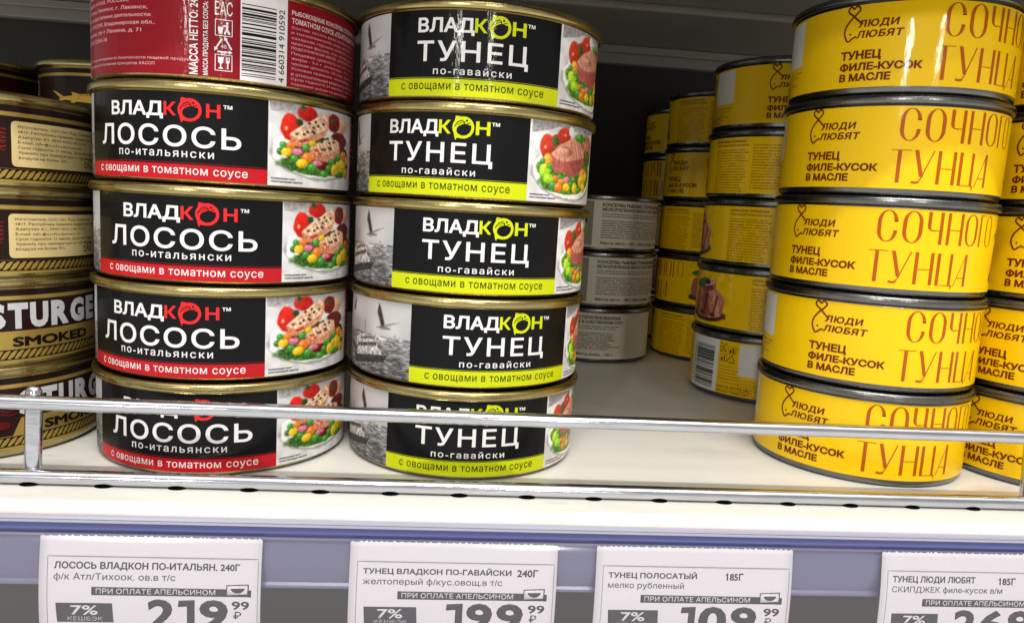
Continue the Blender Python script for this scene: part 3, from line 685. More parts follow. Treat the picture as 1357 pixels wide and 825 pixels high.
def sea_paint(X, Y):
    hz = 17.6
    base = paint(SEASCAPE, (196, 192, 193), 3, gray=False)
    n = NZ[0](X * .45, Y * 2.6) * .6 + NZ[1](X * 1.1, Y * 4) * .4
    g = np.where(Y > hz, 200 + (NZ[2](X * .12, Y * .15) - .5) * 44 - (31 - Y) * 1.5, 138 + (n - .5) * 190 - np.clip(hz - Y, 0, 20) * 2.2)
    old = base(X, Y); sk = np.clip(g, 0, 255) / 255; skl = np.where(sk <= .04045, sk / 12.92, ((sk + .055) / 1.055) ** 2.4)
    # keep the painted things, put sky and sea elsewhere
    ref = paint([], (196, 192, 193), 3)(X, Y)
    same = np.clip(1 - np.abs(old - ref).max(1) / .03, 0, 1)
    return old * (1 - same[:, None]) + skl[:, None] * same[:, None]

YEL = (246, 200, 6); BR = (112, 42, 8); OB = (178, 84, 2)
def tall(L, ch, s0, s1, t0, t1, col, a=1.7, hair=.28, b=None):
    """tall letters with heavy stems and hairlines"""
    b = a if b is None else b; w = s1 - s0; h = t1 - t0
    def ring(open_=False):
        cxx = (s0 + s1) / 2; out = []; inn = []
        N_ = 44; rx = w / 2; ry = w * .62
        for i in range(N_):
            g = 2 * PI * (i + .5) / N_; co, si = math.cos(g), math.sin(g)
            yy = (t1 - ry + ry * si) if si > 0 else (t0 + ry + ry * si)
            out.append((cxx + rx * co, yy))
            ww = (w - a - b) / 2; ci = s0 + a + ww
            yi = (t1 - ry + (ry - hair) * si) if si > 0 else (t0 + ry + (ry - hair) * si)
            inn.append((ci + ww * co, yi))
        f = []; n = N_
        for i in range(n):
            if open_ and out[i][0] > cxx and t0 + h * .36 < (out[i][1] + out[(i + 1) % n][1]) / 2 < t1 - h * .32: continue
            f.append((i, (i + 1) % n, n + (i + 1) % n, n + i))
        L.raw(out + inn, f, col, 3)
        if open_:
            L.rect(s1 - b, t1 - h * .33, s1, t1 - ry, col, 3); L.rect(s1 - b, t0 + ry, s1, t0 + h * .34, col, 3)
    R_ = lambda x0, y0, x1, y1: L.rect(x0, y0, x1, y1, col, 3)
    if ch == 'О': ring()
    elif ch == 'С': ring(True)
    elif ch == 'Ч':
        R_(s1 - b, t0, s1, t1); R_(s0, t0 + h * .55, s0 + a, t1); L.arc((s0 + s1 - b) / 2 + .2, t0 + h * .55, (w - b) / 2 - .1, h * .13, hair * 1.3, 180, 290, col, 3); L.poly([(s0, t0 + h * .56), (s0 + a * .7, t0 + h * .45), (s0 + a * 1.2, t0 + h * .45), (s0 + a, t0 + h * .56)], col, 3); R_(s0 + a, t0 + h * .42, s1 - b, t0 + h * .42 + hair)
    elif ch == 'Н':
        R_(s0, t0, s0 + a, t1); R_(s1 - b, t0, s1, t1); R_(s0 + a, t0 + h * .46, s1 - b, t0 + h * .46 + hair)
    elif ch == 'Г':
        R_(s0 + .4, t0, s0 + .4 + a, t1); R_(s0 + .4 + a, t1 - hair, s1, t1)
    elif ch == 'Т':
        c = s0 + w * .42; R_(c - a / 2, t0, c + a / 2, t1 - hair); R_(s0, t1 - hair, s1, t1)
    elif ch == 'У':
        L.poly([(s0, t1), (s0 + w * .34, t0 + h * .2), (s0 + w * .34 + a, t0 + h * .2), (s0 + a, t1)][::-1], col, 3)
        L.line([(s1 - .2, t1), (s0 + w * .42, t0 + h * .14), (s0 + w * .3, t0 + h * .03)], hair * 1.6, col, 3); L.line([(s0 + w * .36, t0 + h * .05), (s0 + w * .2, t0 + .2), (s0 - .2, t0 + .4)], a * .6, col, 3)
    elif ch == 'Ц':
        R_(s0, t0, s0 + a, t1); R_(s1 - b - .5, t0, s1 - .5, t1); R_(s0 + a, t0, s1 + .4, t0 + hair); L.poly([(s1 - .5, t0 + hair), (s1 - .3, t0 - h * .14), (s1 + .4, t0 + hair)], col, 3)
    elif ch == 'А':
        R_(s1 - b, t0, s1, t1); L.line([(s0, t0), (s1 - b * .6, t1 - .1)], hair * 1.2, col, 3); R_(s0 + w * .26, t0 + h * .25, s1 - b, t0 + h * .25 + hair)

YT1 = ['Консервы рыбные стерилизованные', 'Тунец скипджек филе-кусок в масле', 'Состав: тунец скипджек, масло', 'растительное подсолнечное, вода,', 'соль пищевая. Может содержать', 'следы ракообразных, моллюсков.', 'Пищевая ценность 100 г продукта:', 'белки - 21,0 г, жиры - 12,0 г,', 'углеводы - 0 г. Энергетическая', 'ценность - 192 ккал / 804 кДж.', 'Хранить при температуре от 0 до', '25 °С и влажности не более 75%.', 'Срок годности 36 месяцев с даты', 'изготовления. После вскрытия', 'хранить в холодильнике при от 0', 'до +6 °С не более 24 часов.', 'Перед употреблением разогреть']
YT2 = ['Изготовлено по заказу:', 'ООО «Люди любят рыбу»,', 'Россия, г. Москва, ул.', 'Складочная, д. 1, стр. 5', 'Изготовитель: Таиланд,', 'Самутсакхон, Мыанг, 74', 'Импортёр и организация,', 'принимающая претензии', 'от потребителей, адрес', 'указан на крышке банки', 'Дата изготовления и дата', 'окончания срока годности', 'указаны на дне банки', 'Не использовать банки', 'с нарушенной упаковкой', 'и следами коррозии']
ROLL = [('e', 113, 9.5, 17, 4.6, (70, 46, 28), .3), ('e', 113, 10.4, 15, 3.4, (128, 84, 50), .35),
        ('p', ((98, 12), (97.5, 18), (101, 23), (105, 25), (107, 30), (115, 32), (121, 30), (121, 25.5), (126, 22.5), (129, 19), (128, 14), (126.5, 9), (116, 7), (104, 8)), (200, 124, 100), .2),
        ('p', ((97, 12), (98, 22), (104, 26), (106, 16), (104, 8)), (176, 98, 80), .15), ('p', ((108, 24), (114, 18), (116, 7), (110, 8), (107, 16)), (160, 84, 68), .15), ('p', ((118, 26), (124, 18), (126, 9), (121, 8), (119, 18)), (224, 156, 130), .12),
        ('p', ((104, 26), (108, 31), (117, 31.5), (121, 29), (114, 26)), (228, 164, 138), .1), ('p', ((110, 22), (111.5, 21), (118, 9), (116.5, 9)), (120, 60, 48), .1), ('p', ((102, 22), (103, 22), (103, 10), (102, 10)), (130, 66, 54), .1),
        ('p', ((112, 24), (115, 21), (112, 8), (109.5, 8)), (104, 50, 40), .1), ('p', ((122, 22), (124, 21), (121, 10), (119.5, 10)), (130, 68, 56), .1), ('p', ((106, 27), (110, 26), (118, 27), (120, 25), (112, 22.5), (106, 23.5)), (128, 66, 54), .2), ('e', 104, 27, 6, 2.4, (60, 92, 34), .5), ('e', 110, 29, 5.5, 2, (44, 74, 28), .5), ('p', ((96, 27), (104, 30), (112, 31), (106, 26), (99, 25)), (70, 104, 40), .5), ('e', 108, 10, 2, 1.2, (60, 34, 22), .4), ('e', 120, 9.4, 2.2, 1.2, (64, 38, 24), .4)]

def yellow_label():
    L = Sheet(); bot, top = 3.2, 35.2; CIRC = 282.1
    L.rect(-90, bot, 94, top, YEL, 0, rows=3); L.grid(94, bot, 132.5, top, .6, paint(ROLL, YEL, 4), 0); L.rect(132.5, bot, CIRC - 90, top, YEL, 0, rows=3)
    # heart and fish drawn with one line
    H = [(7.2, 27.6), (5.2, 29.4), (2.9, 31.5), (1.1, 33.0), (1.1, 34.3), (2.2, 34.8), (3.2, 33.9), (4.1, 34.9), (5.4, 34.4), (5.6, 33.2), (4.2, 31.6), (2.3, 29.8), (.7, 27.6), (.1, 25.3), (.6, 23.2), (1.9, 21.4), (3.4, 22.4), (5.0, 23.2)]
    p = np.array(H); q = [p[0]]
    for i in range(len(p) - 1):
        a, b, c, d = p[max(0, i - 1)], p[i], p[i + 1], p[min(len(p) - 1, i + 2)]
        for k in (.34, .67, 1.0): q.append(.5 * ((2 * b) + (c - a) * k + (2 * a - 5 * b + 4 * c - d) * k * k + (-a + 3 * b - 3 * c + d) * k ** 3))
    L.line(q, .72, BR, 3); L.ell(2.5, 24.2, .42, .42, BR, 3, 12)
    L.text('ЛЮДИ', 5.4, 25.9, 20.6, 29.3, BR, bold=.036, slant=.03, ls=1.1); L.text('ЛЮБЯТ', 5.0, 22.3, 22.6, 25.2, BR, bold=.036, slant=.03, ls=1.1)
    L.text('ТУНЕЦ', -.3, 13.5, 15.4, 17.6, BR, bold=.046); L.text('ФИЛЕ-КУСОК', -.2, 9.6, 30.4, 13.0, BR, bold=.046); L.text('В МАСЛЕ', 0, 5.6, 19.6, 8.8, BR, bold=.046)
    for ch, a, b, st_ in (('С', 36.7, 44.0, 1.4), ('О', 45.8, 53.2, 1.45), ('Ч', 55.0, 61.2, 1.35), ('Н', 63.0, 70.2, 1.3), ('О', 71.6, 78.2, 1.15), ('Г', 79.4, 83.8, 1.0), ('О', 84.4, 89.4, .6)): tall(L, ch, a, b, 21.8, 34.4, OB, st_)
    for ch, a, b, st_, b2 in (('Т', 34.8, 41.8, 1.4, None), ('У', 43.0, 50.4, 1.45, None), ('Н', 51.8, 59.2, 1.35, None), ('Ц', 60.6, 67.8, 1.35, 1.2), ('А', 68.8, 74.6, 1.2, None)): tall(L, ch, a, b, 5.6, 18.4, OB, st_, b=b2)
    br2 = (132, 72, 10)
    L.lines([r.upper() for r in YT1[:2]], 145, 33.6, 2.3, 1.5, .76, br2, bold=.03); L.lines(YT1[2:], 145, 28.4, 1.55, 1.0, .80, br2, bold=.022); L.text('НЕ БОЛЕЕ 24 ЧАСОВ', 145, 3.9, 168, 5.1, br2, 3, bold=.006, step=9)
    L.lines(YT2, 173, 31.0, 1.62, 1.0, .84, br2, bold=.022)
    k = CIRC - 81.5
    L.rect(k, bot, k + 26, top, (232, 230, 222), 1); barcode(L, k + 5.5, 5.2, k + 23, 31, 9); L.text('8 850344 015267', k + 2.4, 6, k + 4.4, 31, INK, rot=1, bold=.004)
    L.text('ЕАС', k + 27, 28.2, k + 31.6, 34.0, BR, bold=.01); L.text('ГОСТ', k + 34, 28.8, k + 38.4, 31.6, br2, bold=.01); icons(L, k + 27.2, 27.0, 4.6, BR, 1); icons(L, k + 32.4, 32.1, 4.6, BR, 2, .5)
    L.lines(YT2[3:9], k + 27, 20.4, 1.9, 1.1, .62, br2, bold=.006); L.lines(['МАССА НЕТТО 185 Г', 'МАССА РЫБЫ 130 Г'], k + 26.6, 8.4, 2.5, 1.8, 1.3, BR, bold=.012)
    L.rect(k + 39.4, 15.5, k + 58.6, 34.2, (226, 224, 216), 1)
    L.lines(['Кулинарные рецепты с тунцом', 'смотрите на нашем сайте', 'ТУ 10.20.25-001', 'Изготовлено в Таиланде', 'Продукт готов', 'к употреблению'], k + 40, 13.4, 1.7, 1.0, .7, BR, bold=.002)
    return L.wrap('label', prof_steel, 44.9, ['yprint'])

ST_ROWS = ['Для диетического питания: рыба тунец полосатый', 'мелко рубленный филе (кусочки), бульон, соль', '', 'Пищевая ценность (средние значения) в 100 г', 'продукта: белки 22,0 г; жиры 1,0 г; 97 ккал', 'Хранить при температуре от 0 до +20 и влаж-', 'ности не более 75%. Срок годности 36 месяцев', 'Дата изготовления и срок на крышке банки', 'Изготовитель: Вьетнам. Импортёр: ООО «Дары', 'моря», 115114, Россия, Москва, ул. Летниковская', 'Декларация о соответствии ТР ТС 021/2011']
def silver_label():
    L = Sheet(); bot, top = 3.2, 36.0; CIRC = 282.1; g = (232, 224, 204); d = (30, 27, 22)
    L.rect(-40, bot, CIRC - 40, top, g, 0, rows=3)
    for o in (0, 100):
        L.text('КОНСЕРВЫ РЫБНЫЕ СТЕРИЛИЗОВАННЫЕ', o, 31.6, o + 62, 34.0, d, bold=.034, step=3); L.text('МЕЛКОРУБЛЕННОЕ ФИЛЕ В СОБСТВЕННОМ СОКУ', o, 28.4, o + 64, 30.8, d, bold=.034, step=3)
        L.lines(ST_ROWS, o, 27.0, 1.62, 1.15, 1.32, d, bold=.034)
        L.text('Масса нетто - 185 г. Масса рыбы - 130 г.', o, 5.0, o + 58, 7.4, d, bold=.026, step=3)
    L.rect(-38, bot + 1, -6, top - 1, (150, 144, 130), 1); L.text('ТУНЕЦ', -34, 20, -10, 27, d, bold=.03)
    return L.wrap('label', prof_steel, 44.9, ['print'])

def sturgeon_label():
    L = Sheet(); bot, top = 3.4, 31.0; gold = (188, 158, 78); dk = (34, 22, 18); CIRC = 304.1
    L.rect(-150, bot, CIRC - 150, top, gold, 0, mat=1, rows=2)
    L.rect(-150, 28.6, CIRC - 150, top, dk, 1); L.rect(-150, 26.3, CIRC - 150, 26.9, dk, 1); L.rect(-150, 15.3, CIRC - 150, 26.3, (40, 18, 16), 1)
    L.rect(-150, 26.9, CIRC - 150, 27.15, (90, 66, 30), 1)
    # twisted rope border
    L.rect(-150, 4.4, CIRC - 150, 8.3, (26, 20, 14), 1); s = -150
    while s < CIRC - 152:
        L.poly([(s, 4.8), (s + 1.0, 4.8), (s + 2.2, 5.7), (s + 3.5, 7.9), (s + 2.5, 7.9), (s + 1.3, 7.0)], gold, 2, mat=1, step=4); s += 2.3
    def waves(a, b, col):
        for j in range(6): L.line([(x, 17 + j * 1.5 + .35 * math.sin(x * 1.3 + j)) for x in np.arange(a, b, .7)], .3, col, 2)
    waves(-60, -8, (120, 24, 26)); waves(150, 154, (120, 24, 26))
    # brand panel
    SIL = (206, 206, 208)
    for ch, x0, x1 in (('S', -7.7, -.6), ('T', .1, 6.9), ('U', 7.6, 14.5), ('R', 15.7, 23.6), ('G', 24.5, 32.6), ('E', 34, 40), ('O', 41, 48.6), ('N', 49.8, 57)):
        L.text(ch, x0 + .55, 15.6, x1 + .45, 25.4, (12, 10, 10), 2, bold=.06, step=3); L.text(ch, x0, 16.1, x1, 25.9, SIL, 3, bold=.06, step=3)
    L.text('SMOKED', 1.4, 9.2, 34, 13.0, (20, 16, 12), 3, bold=.045)
    L.poly([(-26, 8.6), (-10, 8.6), (-7, 15.3), (-29, 15.3)], (40, 18, 16), 2)
    for j in range(5): L.ell(-14 - j * 4.5, 13 + (j % 2) * 2, 3.4, 1.6, (150, 34, 24) if j % 2 else (96, 24, 20), 3)
    # information panel
    o = 80; bg = (224, 200, 138)
    L.rect(o - 24, 8.5, o - 1, 26.3, (40, 18, 16), 2); 
    for j in range(5): L.line([(v, 15 + j * 1.4 + .4 * math.sin(v * 1.1 + j)) for v in np.arange(o - 22, o - 2, .6)], .32, (140, 30, 34), 3)
    L.rect(o - 24, 8.4, o + 60, 26.3, (36, 24, 18), 2); pts = []
    for (px, py), a0 in (((o + 50, 24), 0), ((o + 1.5, 24), 90), ((o + 1.5, 10.7), 180), ((o + 50, 10.7), 270)):
        pts += [(px + 1.5 * math.cos(R(a0 + d_)), py + 1.5 * math.sin(R(a0 + d_))) for d_ in (0, 30, 60, 90)]
    L.poly(pts, bg, 3)
    L.lines(['Изготовитель: ООО «Эко Фуд», Сюникская', '0819, Республика Армения, Араратская обл.', 'Азатутян 4/1, ИНН 05021108, 51/115', 'E-mail: info@ecofoodarmenia.am', 'Срок годности: 21 месяц. Дата изготовл.', 'Хранить при температуре от 0 до +20 при', 'воздуха не более 75%.'], o + 2.2, 24.2, 1.85, 1.35, .92, (50, 38, 20), 4, bold=.006)
    L.text('ЕАС', o + 32, 10.6, o + 38, 14.6, (40, 30, 18), 4)
    for j in range(5): L.line([(v, 16 + j * 1.7 + .5 * math.sin(v * .9 + j)) for v in np.arange(o - 22, o - 1, .6)], .35, (140, 30, 34), 3)
    # fish panel
    f = -110; L.rect(f - 20, 8.4, f + 60, 26.3, (34, 20, 14), 2)
    L.text('ОСЕТР', f - 46, 12.5, f - 6.5, 26, (150, 146, 140), 3, bold=-.016); yel = (214, 168, 60)
    L.poly([(f + 10.5, 19.6), (f + 16.5, 15.8), (f + 13.5, 11.4), (f + 19, 14.6), (f + 24, 14.2), (f + 22, 11.4), (f + 27, 13.8), (f + 36, 13.2), (f + 38, 11.4), (f + 40, 13.2), (f + 52, 13.6), (f + 57, 15.0), (f + 50, 17.4), (f + 38, 18.2), (f + 29, 17.6), (f + 24, 18.8), (f + 24.5, 16.8), (f + 19, 16.2), (f + 14, 18.6)], yel, 3)
    L.line([(f + 18, 15.4), (f + 28, 15.6), (f + 40, 16.0), (f + 52, 15.6)], .4, (70, 40, 14), 4)
    for j in range(14): L.ell(f + 28 + j * 1.6, 17.0 + .02 * j, .38, .28, (60, 34, 12), 4, 8)
    L.text('Масса нетто: 240 г', f + 20, 9.0, f + 44, 10.6, (200, 196, 184), 3, step=9)
    return L.wrap('label', prof_gold, 48.4, ['print', 'foil'])

# ------------------------------------------------------------------ shelving (the setting)
def struct(name, bm, mats, smooth=False):
    o = bm_obj(name, bm, mats, smooth=smooth); o['kind'] = 'structure'; return o
# lower shelf: a folded sheet with a row of round slots near the front edge
XA, XB = -550.0, 1050.0
bm = bmesh.new(); N = 16; cell = 25.0; y0, y1 = -7.0, 7.0
for k in range(int(XA / cell), int(XB / cell)):
    x = k * cell; ring = []; rim_ = []; low = []
    for i in range(N):
        a = 2 * PI * (i + .5) / N; c, s = math.cos(a), math.sin(a)
        ring.append(bm.verts.new((x + 3.4 * c, .9 + 2.3 * s, 0))); low.append(bm.verts.new((x + 3.4 * c, .9 + 2.3 * s, -1.6)))
        q = min(12.5 / max(abs(c), 1e-6), 7.0 / max(abs(s), 1e-6)); rim_.append(bm.verts.new((x + c * q, s * q, 0)))
    cor = [bm.verts.new((x + sx * 12.5, sy * 7, 0)) for sx, sy in ((1, 1), (-1, 1), (-1, -1), (1, -1))]
    for i in range(N):
        j = (i + 1) % N; a = rim_[i]; b = rim_[j]
        bm.faces.new((ring[i], a, b, ring[j])); f = bm.faces.new((low[i], ring[i], ring[j], low[j])); f.material_index = 1
        if abs(abs(a.co.x - x) - 12.5) < 1e-4 and abs(abs(b.co.y) - 7) < 1e-4 or abs(abs(b.co.x - x) - 12.5) < 1e-4 and abs(abs(a.co.y) - 7) < 1e-4:
            for c_ in cor:
                if (c_.co.x - x) * (a.co.x + b.co.x - 2 * x) > 0 and c_.co.y * (a.co.y + b.co.y) > 0: bm.faces.new((a, c_, b))
bmesh.ops.recalc_face_normals(bm, faces=bm.faces)
for f in bm.faces:
    if abs(f.normal.z) > .9 and f.normal.z < 0: f.normal_flip()
for a, b in ((7, 451),):
    v = [bm.verts.new(p) for p in ((XA - 12.5, a, 0), (XB - 12.5, a, 0), (XB - 12.5, b, 0), (XA - 12.5, b, 0))]; bm.faces.new(v)
pr = [(-7, 0), (-11.5, 0)] + [(-11.5 - 3 * math.sin(R(q)), -3 + 3 * math.cos(R(q))) for q in (15, 30, 45, 60, 75, 90)] + [(-14.5, -27.5), (-13, -27.5), (-13, -4), (-10, -1.6), (-7, -1.6)]
t = extrude_x(pr, XA - 12.5, XB - 12.5); me = bpy.data.meshes.new('t'); t.to_mesh(me); t.free(); bm.from_mesh(me)
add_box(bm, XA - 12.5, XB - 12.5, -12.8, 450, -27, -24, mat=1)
struct('lower_shelf', bm, ['cream', 'hole'])
# the back panel behind both tiers
bm = bmesh.new(); add_box(bm, XA - 12.5, XB - 12.5, 452, 462, -330, 330)
struct('back_wall', bm, 'dark')
# the shelf above: ribbed underside, rear support bar, front lip and its own price channel
bm = bmesh.new()
add_box(bm, XA, XB, -14, 450, 257, 261); add_box(bm, XA, XB, -16, -13.6, 197, 261, .4)
for yy in (90, 200, 297): add_box(bm, XA, XB, yy - 6, yy + 6, 251.5, 257.2, 2.0)
add_box(bm, XA, XB, 436, 447, 242, 256.8, 1.5); add_box(bm, XA, XB, 428, 434, 250, 256.6, 1.0)
struct('upper_shelf', bm, 'under')
# tier underneath, seen dimly through the price holder
bm = bmesh.new(); add_box(bm, XA, XB, -12, 450, -150, -140)
struct('bottom_shelf', bm, 'floor')

# ------------------------------------------------------------------ price holders
def holder(name, zoff, yoff, label):
    root = bpy.data.objects.new(name, None); C.objects.link(root); root.location = Vector((0, yoff, zoff)) * MM
    tag(root, label, 'price holder')
    q = [(-14.7, -4.0), (-15.3, -3.7), (-15.9, -4.1), (-16.2, -4.9), (-15.9, -5.1), (-16.5, -5.3), (-16.6, -5.9), (-15.2, -6.0), (-14.7, -6.0)]
    bm_obj('top_lip', extrude_x(q, XA, XB), 'lilac', root, smooth=False)
    q = [(-14.7, -6.05), (-15.6, -6.05), (-15.8, -7.4), (-16.5, -7.7), (-16.5, -8.3), (-15.6, -8.6), (-15.4, -9.9), (-14.7, -9.9)]
    bm_obj('groove', extrude_x(q, XA, XB), 'blue', root, smooth=False)
    q = [(-14.75, -9.95), (-16.1, -9.95), (-16.3, -10.6), (-15.7, -11.2), (-15.5, -12)] + [(-15.5 - .9 * math.sin(PI * k / 8), -12 - 14.2 * k / 8) for k in range(1, 8)] + [(-15.4, -26.2), (-16.2, -27.0), (-16.2, -27.9), (-14.75, -27.9)]
    bm_obj('backing_strip', extrude_x(q, XA, XB), 'lavender', root, smooth=False)
    q = [(-16.9, -9.2), (-17.6, -10.5), (-18.4, -14)] + [(-18.4 - 2.6 * math.sin(PI * k / 12), -14 - 44 * k / 12) for k in range(1, 13)]
    o = bm_obj('clear_front', extrude_x(q, XA, XB, closed=False), 'film', root); return root
holder('price_holder', 0, 0, 'long blue-violet plastic price holder along the front edge of the shelf under the cans')

# ------------------------------------------------------------------ price tags
def price_tag(x0, title, weight, sub, price, dig, wv, label):
    L = Sheet(tstep=1.6); W_, H_ = 71.5, 58.0; ink = (36, 36, 40); pap = (211, 205, 209)
    L.rect(0, 0, W_, H_, pap, 0, rows=36, step=4); rnd = random.Random(int(x0) + 9)
    x = .4
    while x < W_ - 1:                                    # torn perforation along the top
        w = rnd.uniform(.5, 1.3); L.poly([(x, H_ - .02), (x + w, H_ - .02), (x + w * .8, H_ + rnd.uniform(.15, .45)), (x + w * .2, H_ + rnd.uniform(.1, .4))], (238, 232, 236), 0); x += w + rnd.uniform(.5, 2.2)
    L.line([(2.6, y_) for y_ in np.arange(0, H_ - 6.6, 1.5)] + [(2.6, H_ - 6.6), (W_ - 1.0, H_ - 6.6)] + [(W_ - 1.0, y_) for y_ in np.arange(H_ - 8, -1, -1.5)], .2, (120, 118, 122), 1)
    tw = wv if weight is None else wv
    L.text(title, 4.6, H_ - 11.2, tw, H_ - 8.4, ink, 2, bold=.026)
    if weight:
        if weight[0][0] == '1': L.poly([(weight[1], H_ - 9.4), (weight[1] + .5, H_ - 9.4), (weight[1] + .5, H_ - 11.2), (weight[1] + 1.0, H_ - 11.2), (weight[1] + 1.0, H_ - 8.6), (weight[1] + .6, H_ - 8.6)], ink, 2); L.text(weight[0][1:], weight[1] + 1.6, H_ - 11.2, weight[2], H_ - 8.6, ink, 2, bold=.026)
        else: L.text(weight[0], weight[1], H_ - 11.2, weight[2], H_ - 8.6, ink, 2, bold=.026)
    L.text(sub[0], 4.6, H_ - 15.0, sub[1], H_ - 12.2, (60, 60, 64), 2, bold=.004)
    L.poly([(16.6, H_ - 19.6), (68.4, H_ - 19.6), (68.4, H_ - 17.2), (61, H_ - 17.0), (16.6, H_ - 16.8)], ink, 2)
    L.text('ПРИ ОПЛАТЕ АПЕЛЬСИНОМ', 18.0, H_ - 19.1, 56.6, H_ - 17.3, pap, 3, bold=.004, step=6)
    L.poly([(60.0, H_ - 19.4), (67.4, H_ - 19.0), (67.6, H_ - 15.2), (60.2, H_ - 15.6)], ink, 3); L.poly([(60.4, H_ - 19.0), (67.1, H_ - 18.6), (67.2, H_ - 15.6), (60.5, H_ - 15.9)], pap, 4)
    L.poly([(61.6, H_ - 16.7)] + [(63.9 + 2.3 * math.cos(R(a)), H_ - 16.6 + 1.7 * math.sin(R(a))) for a in range(190, 360, 15)] + [(66.2, H_ - 16.6)], ink, 5)
    L.poly([(5.6, H_ - 29.2), (23.6, H_ - 29.2), (23.2, H_ - 22.4), (5.2, H_ - 22.4)], ink, 2); L.text('7%', 9.9, H_ - 26.6, 18.6, H_ - 23.2, pap, 3, bold=.016); L.text('КЕШБЭК', 9.0, H_ - 28.7, 20.2, H_ - 27.2, (170, 166, 170), 3)
    for ch, (a, b) in zip(price, dig):
        if ch == '1': L.poly([(a, H_ - 23.4), (a + (b - a) * .05, H_ - 21.2), (b, H_ - 20.9), (b, H_ - 31.4), (b - 2.5, H_ - 31.4), (b - 2.5, H_ - 23.2)][::-1] if False else [(a, H_ - 23.4), (b - 2.5, H_ - 23.2), (b - 2.5, H_ - 31.4), (b, H_ - 31.4), (b, H_ - 20.9), (a + (b - a) * .05, H_ - 21.2)], (30, 30, 34), 2)
        else: L.text(ch, a, H_ - 31.5, b, H_ - 20.8, (30, 30, 34), 2, bold=.035); L.text('99', 62.0, H_ - 24.2, 67.8, H_ - 21.2, ink, 2, bold=.022); L.text('₽', 62.6, H_ - 27.6, 65.2, H_ - 24.9, ink, 2, bold=.004)
    def fy(s, t):
        d = H_ - t; a = np.clip(d / 46, 0, 1.25); bulge = np.sin(a * PI) * 2.0
        edge = np.clip(1 - np.minimum(s, W_ - s) / 6, 0, 1) * .25
        slope = np.cos(a * PI) * 2.0 * PI / 46
        n = np.sqrt(1 + slope ** 2)
        return -16.9 - bulge - edge - d * .012, -10.3 - d, -1 / n, slope / n * -1 * -1
    me = L.bend('price_tag', fy, ['paper']); o = link('price_tag', me); o.location = Vector((x0, 0, 0)) * MM
    tag(o, label, 'price tag', 'price tags in the shelf holder')
    md = o.modifiers.new('thickness', 'SOLIDIFY'); md.thickness = .00005; md.offset = -1
    return o
price_tag(-12.4, 'ЛОСОСЬ ВЛАДКОН ПО-ИТАЛЬЯН. 240Г', None, ('ф/к Атл/Тихоок. ов.в т/с', 43.5), '219', ((34.5, 43.5), (44.4, 49.9), (51.4, 60.8)), 64.4, 'white price tag reading 219 below the red salmon cans')
price_tag(88.4, 'ТУНЕЦ ВЛАДКОН ПО-ГАВАЙСКИ', ('240Г', 57.6, 65.0), ('желтоперый ф/кус.овощ.в т/с', 52.6), '199', ((33.4, 39.2), (40.5, 49.6), (51.0, 60.4)), 55.6, 'white price tag reading 199 below the lime green tuna cans')
price_tag(173.7, 'ТУНЕЦ ПОЛОСАТЫЙ', ('185Г', 47.0, 53.6), ('мелко рубленный', 32.0), '109', ((31.6, 36.9), (38.2, 48.6), (50.0, 59.6)), 36.6, 'white price tag reading 109 under the empty gap on the shelf')
price_tag(278.9, 'ТУНЕЦ ЛЮДИ ЛЮБЯТ', ('185Г', 45.6, 52.4), ('СКИПДЖЕК филе-кусок в/м', 47.4), '269', ((29.6, 38.4), (39.8, 49.4), (50.8, 60.4)), 36.6, 'white price tag reading 269 at the right below the yellow cans')

# ------------------------------------------------------------------ wire guard along the shelf front
g = bpy.data.objects.new('wire_guard', None); C.objects.link(g); tag(g, 'chrome wire guard rail of two bars along the front of the shelf', 'guard rail')
def rod_x(y, z, r, name):
    n = 20; bm = bmesh.new(); rows = []; rnd = random.Random(int(z))
    xs = np.arange(XA, XB, 25)
    for x in xs: rows.append([bm.verts.new((x, y + r * math.cos(2 * PI * k / n), z + r * math.sin(2 * PI * k / n))) for k in range(n)])
    for a, b in zip(rows, rows[1:]):
        for k in range(n): bm.faces.new((a[k], b[k], b[(k + 1) % n], a[(k + 1) % n]))
    bmesh.ops.recalc_face_normals(bm, faces=bm.faces); return bm_obj(name, bm, 'zinc', g)
rod_x(1.3, 29.2, 2.55, 'upper_rail'); rod_x(1.3, 2.7, 2.6, 'lower_rail')
for px in (-25.6, 350.2):
    bm = bmesh.new(); n = 20; rows = []
    for z, k in ((-6, .5), (-4.5, .9), (-2, 1), (30, 1), (32, .92), (33.4, .7), (34.0, .35)):
        rows.append([bm.verts.new((px + 2.9 * k * math.cos(2 * PI * i / n), 6.3 + 2.4 * k * math.sin(2 * PI * i / n) - (2.4 if z < -1 else 0), z)) for i in range(n)])
    for a, b in zip(rows, rows[1:]):
        for i in range(n): bm.faces.new((a[i], a[(i + 1) % n], b[(i + 1) % n], b[i]))
    bm.faces.new(rows[-1]); bm.faces.new(rows[0][::-1]); bmesh.ops.recalc_face_normals(bm, faces=bm.faces)
    bm_obj('post', bm, 'zinc', g)

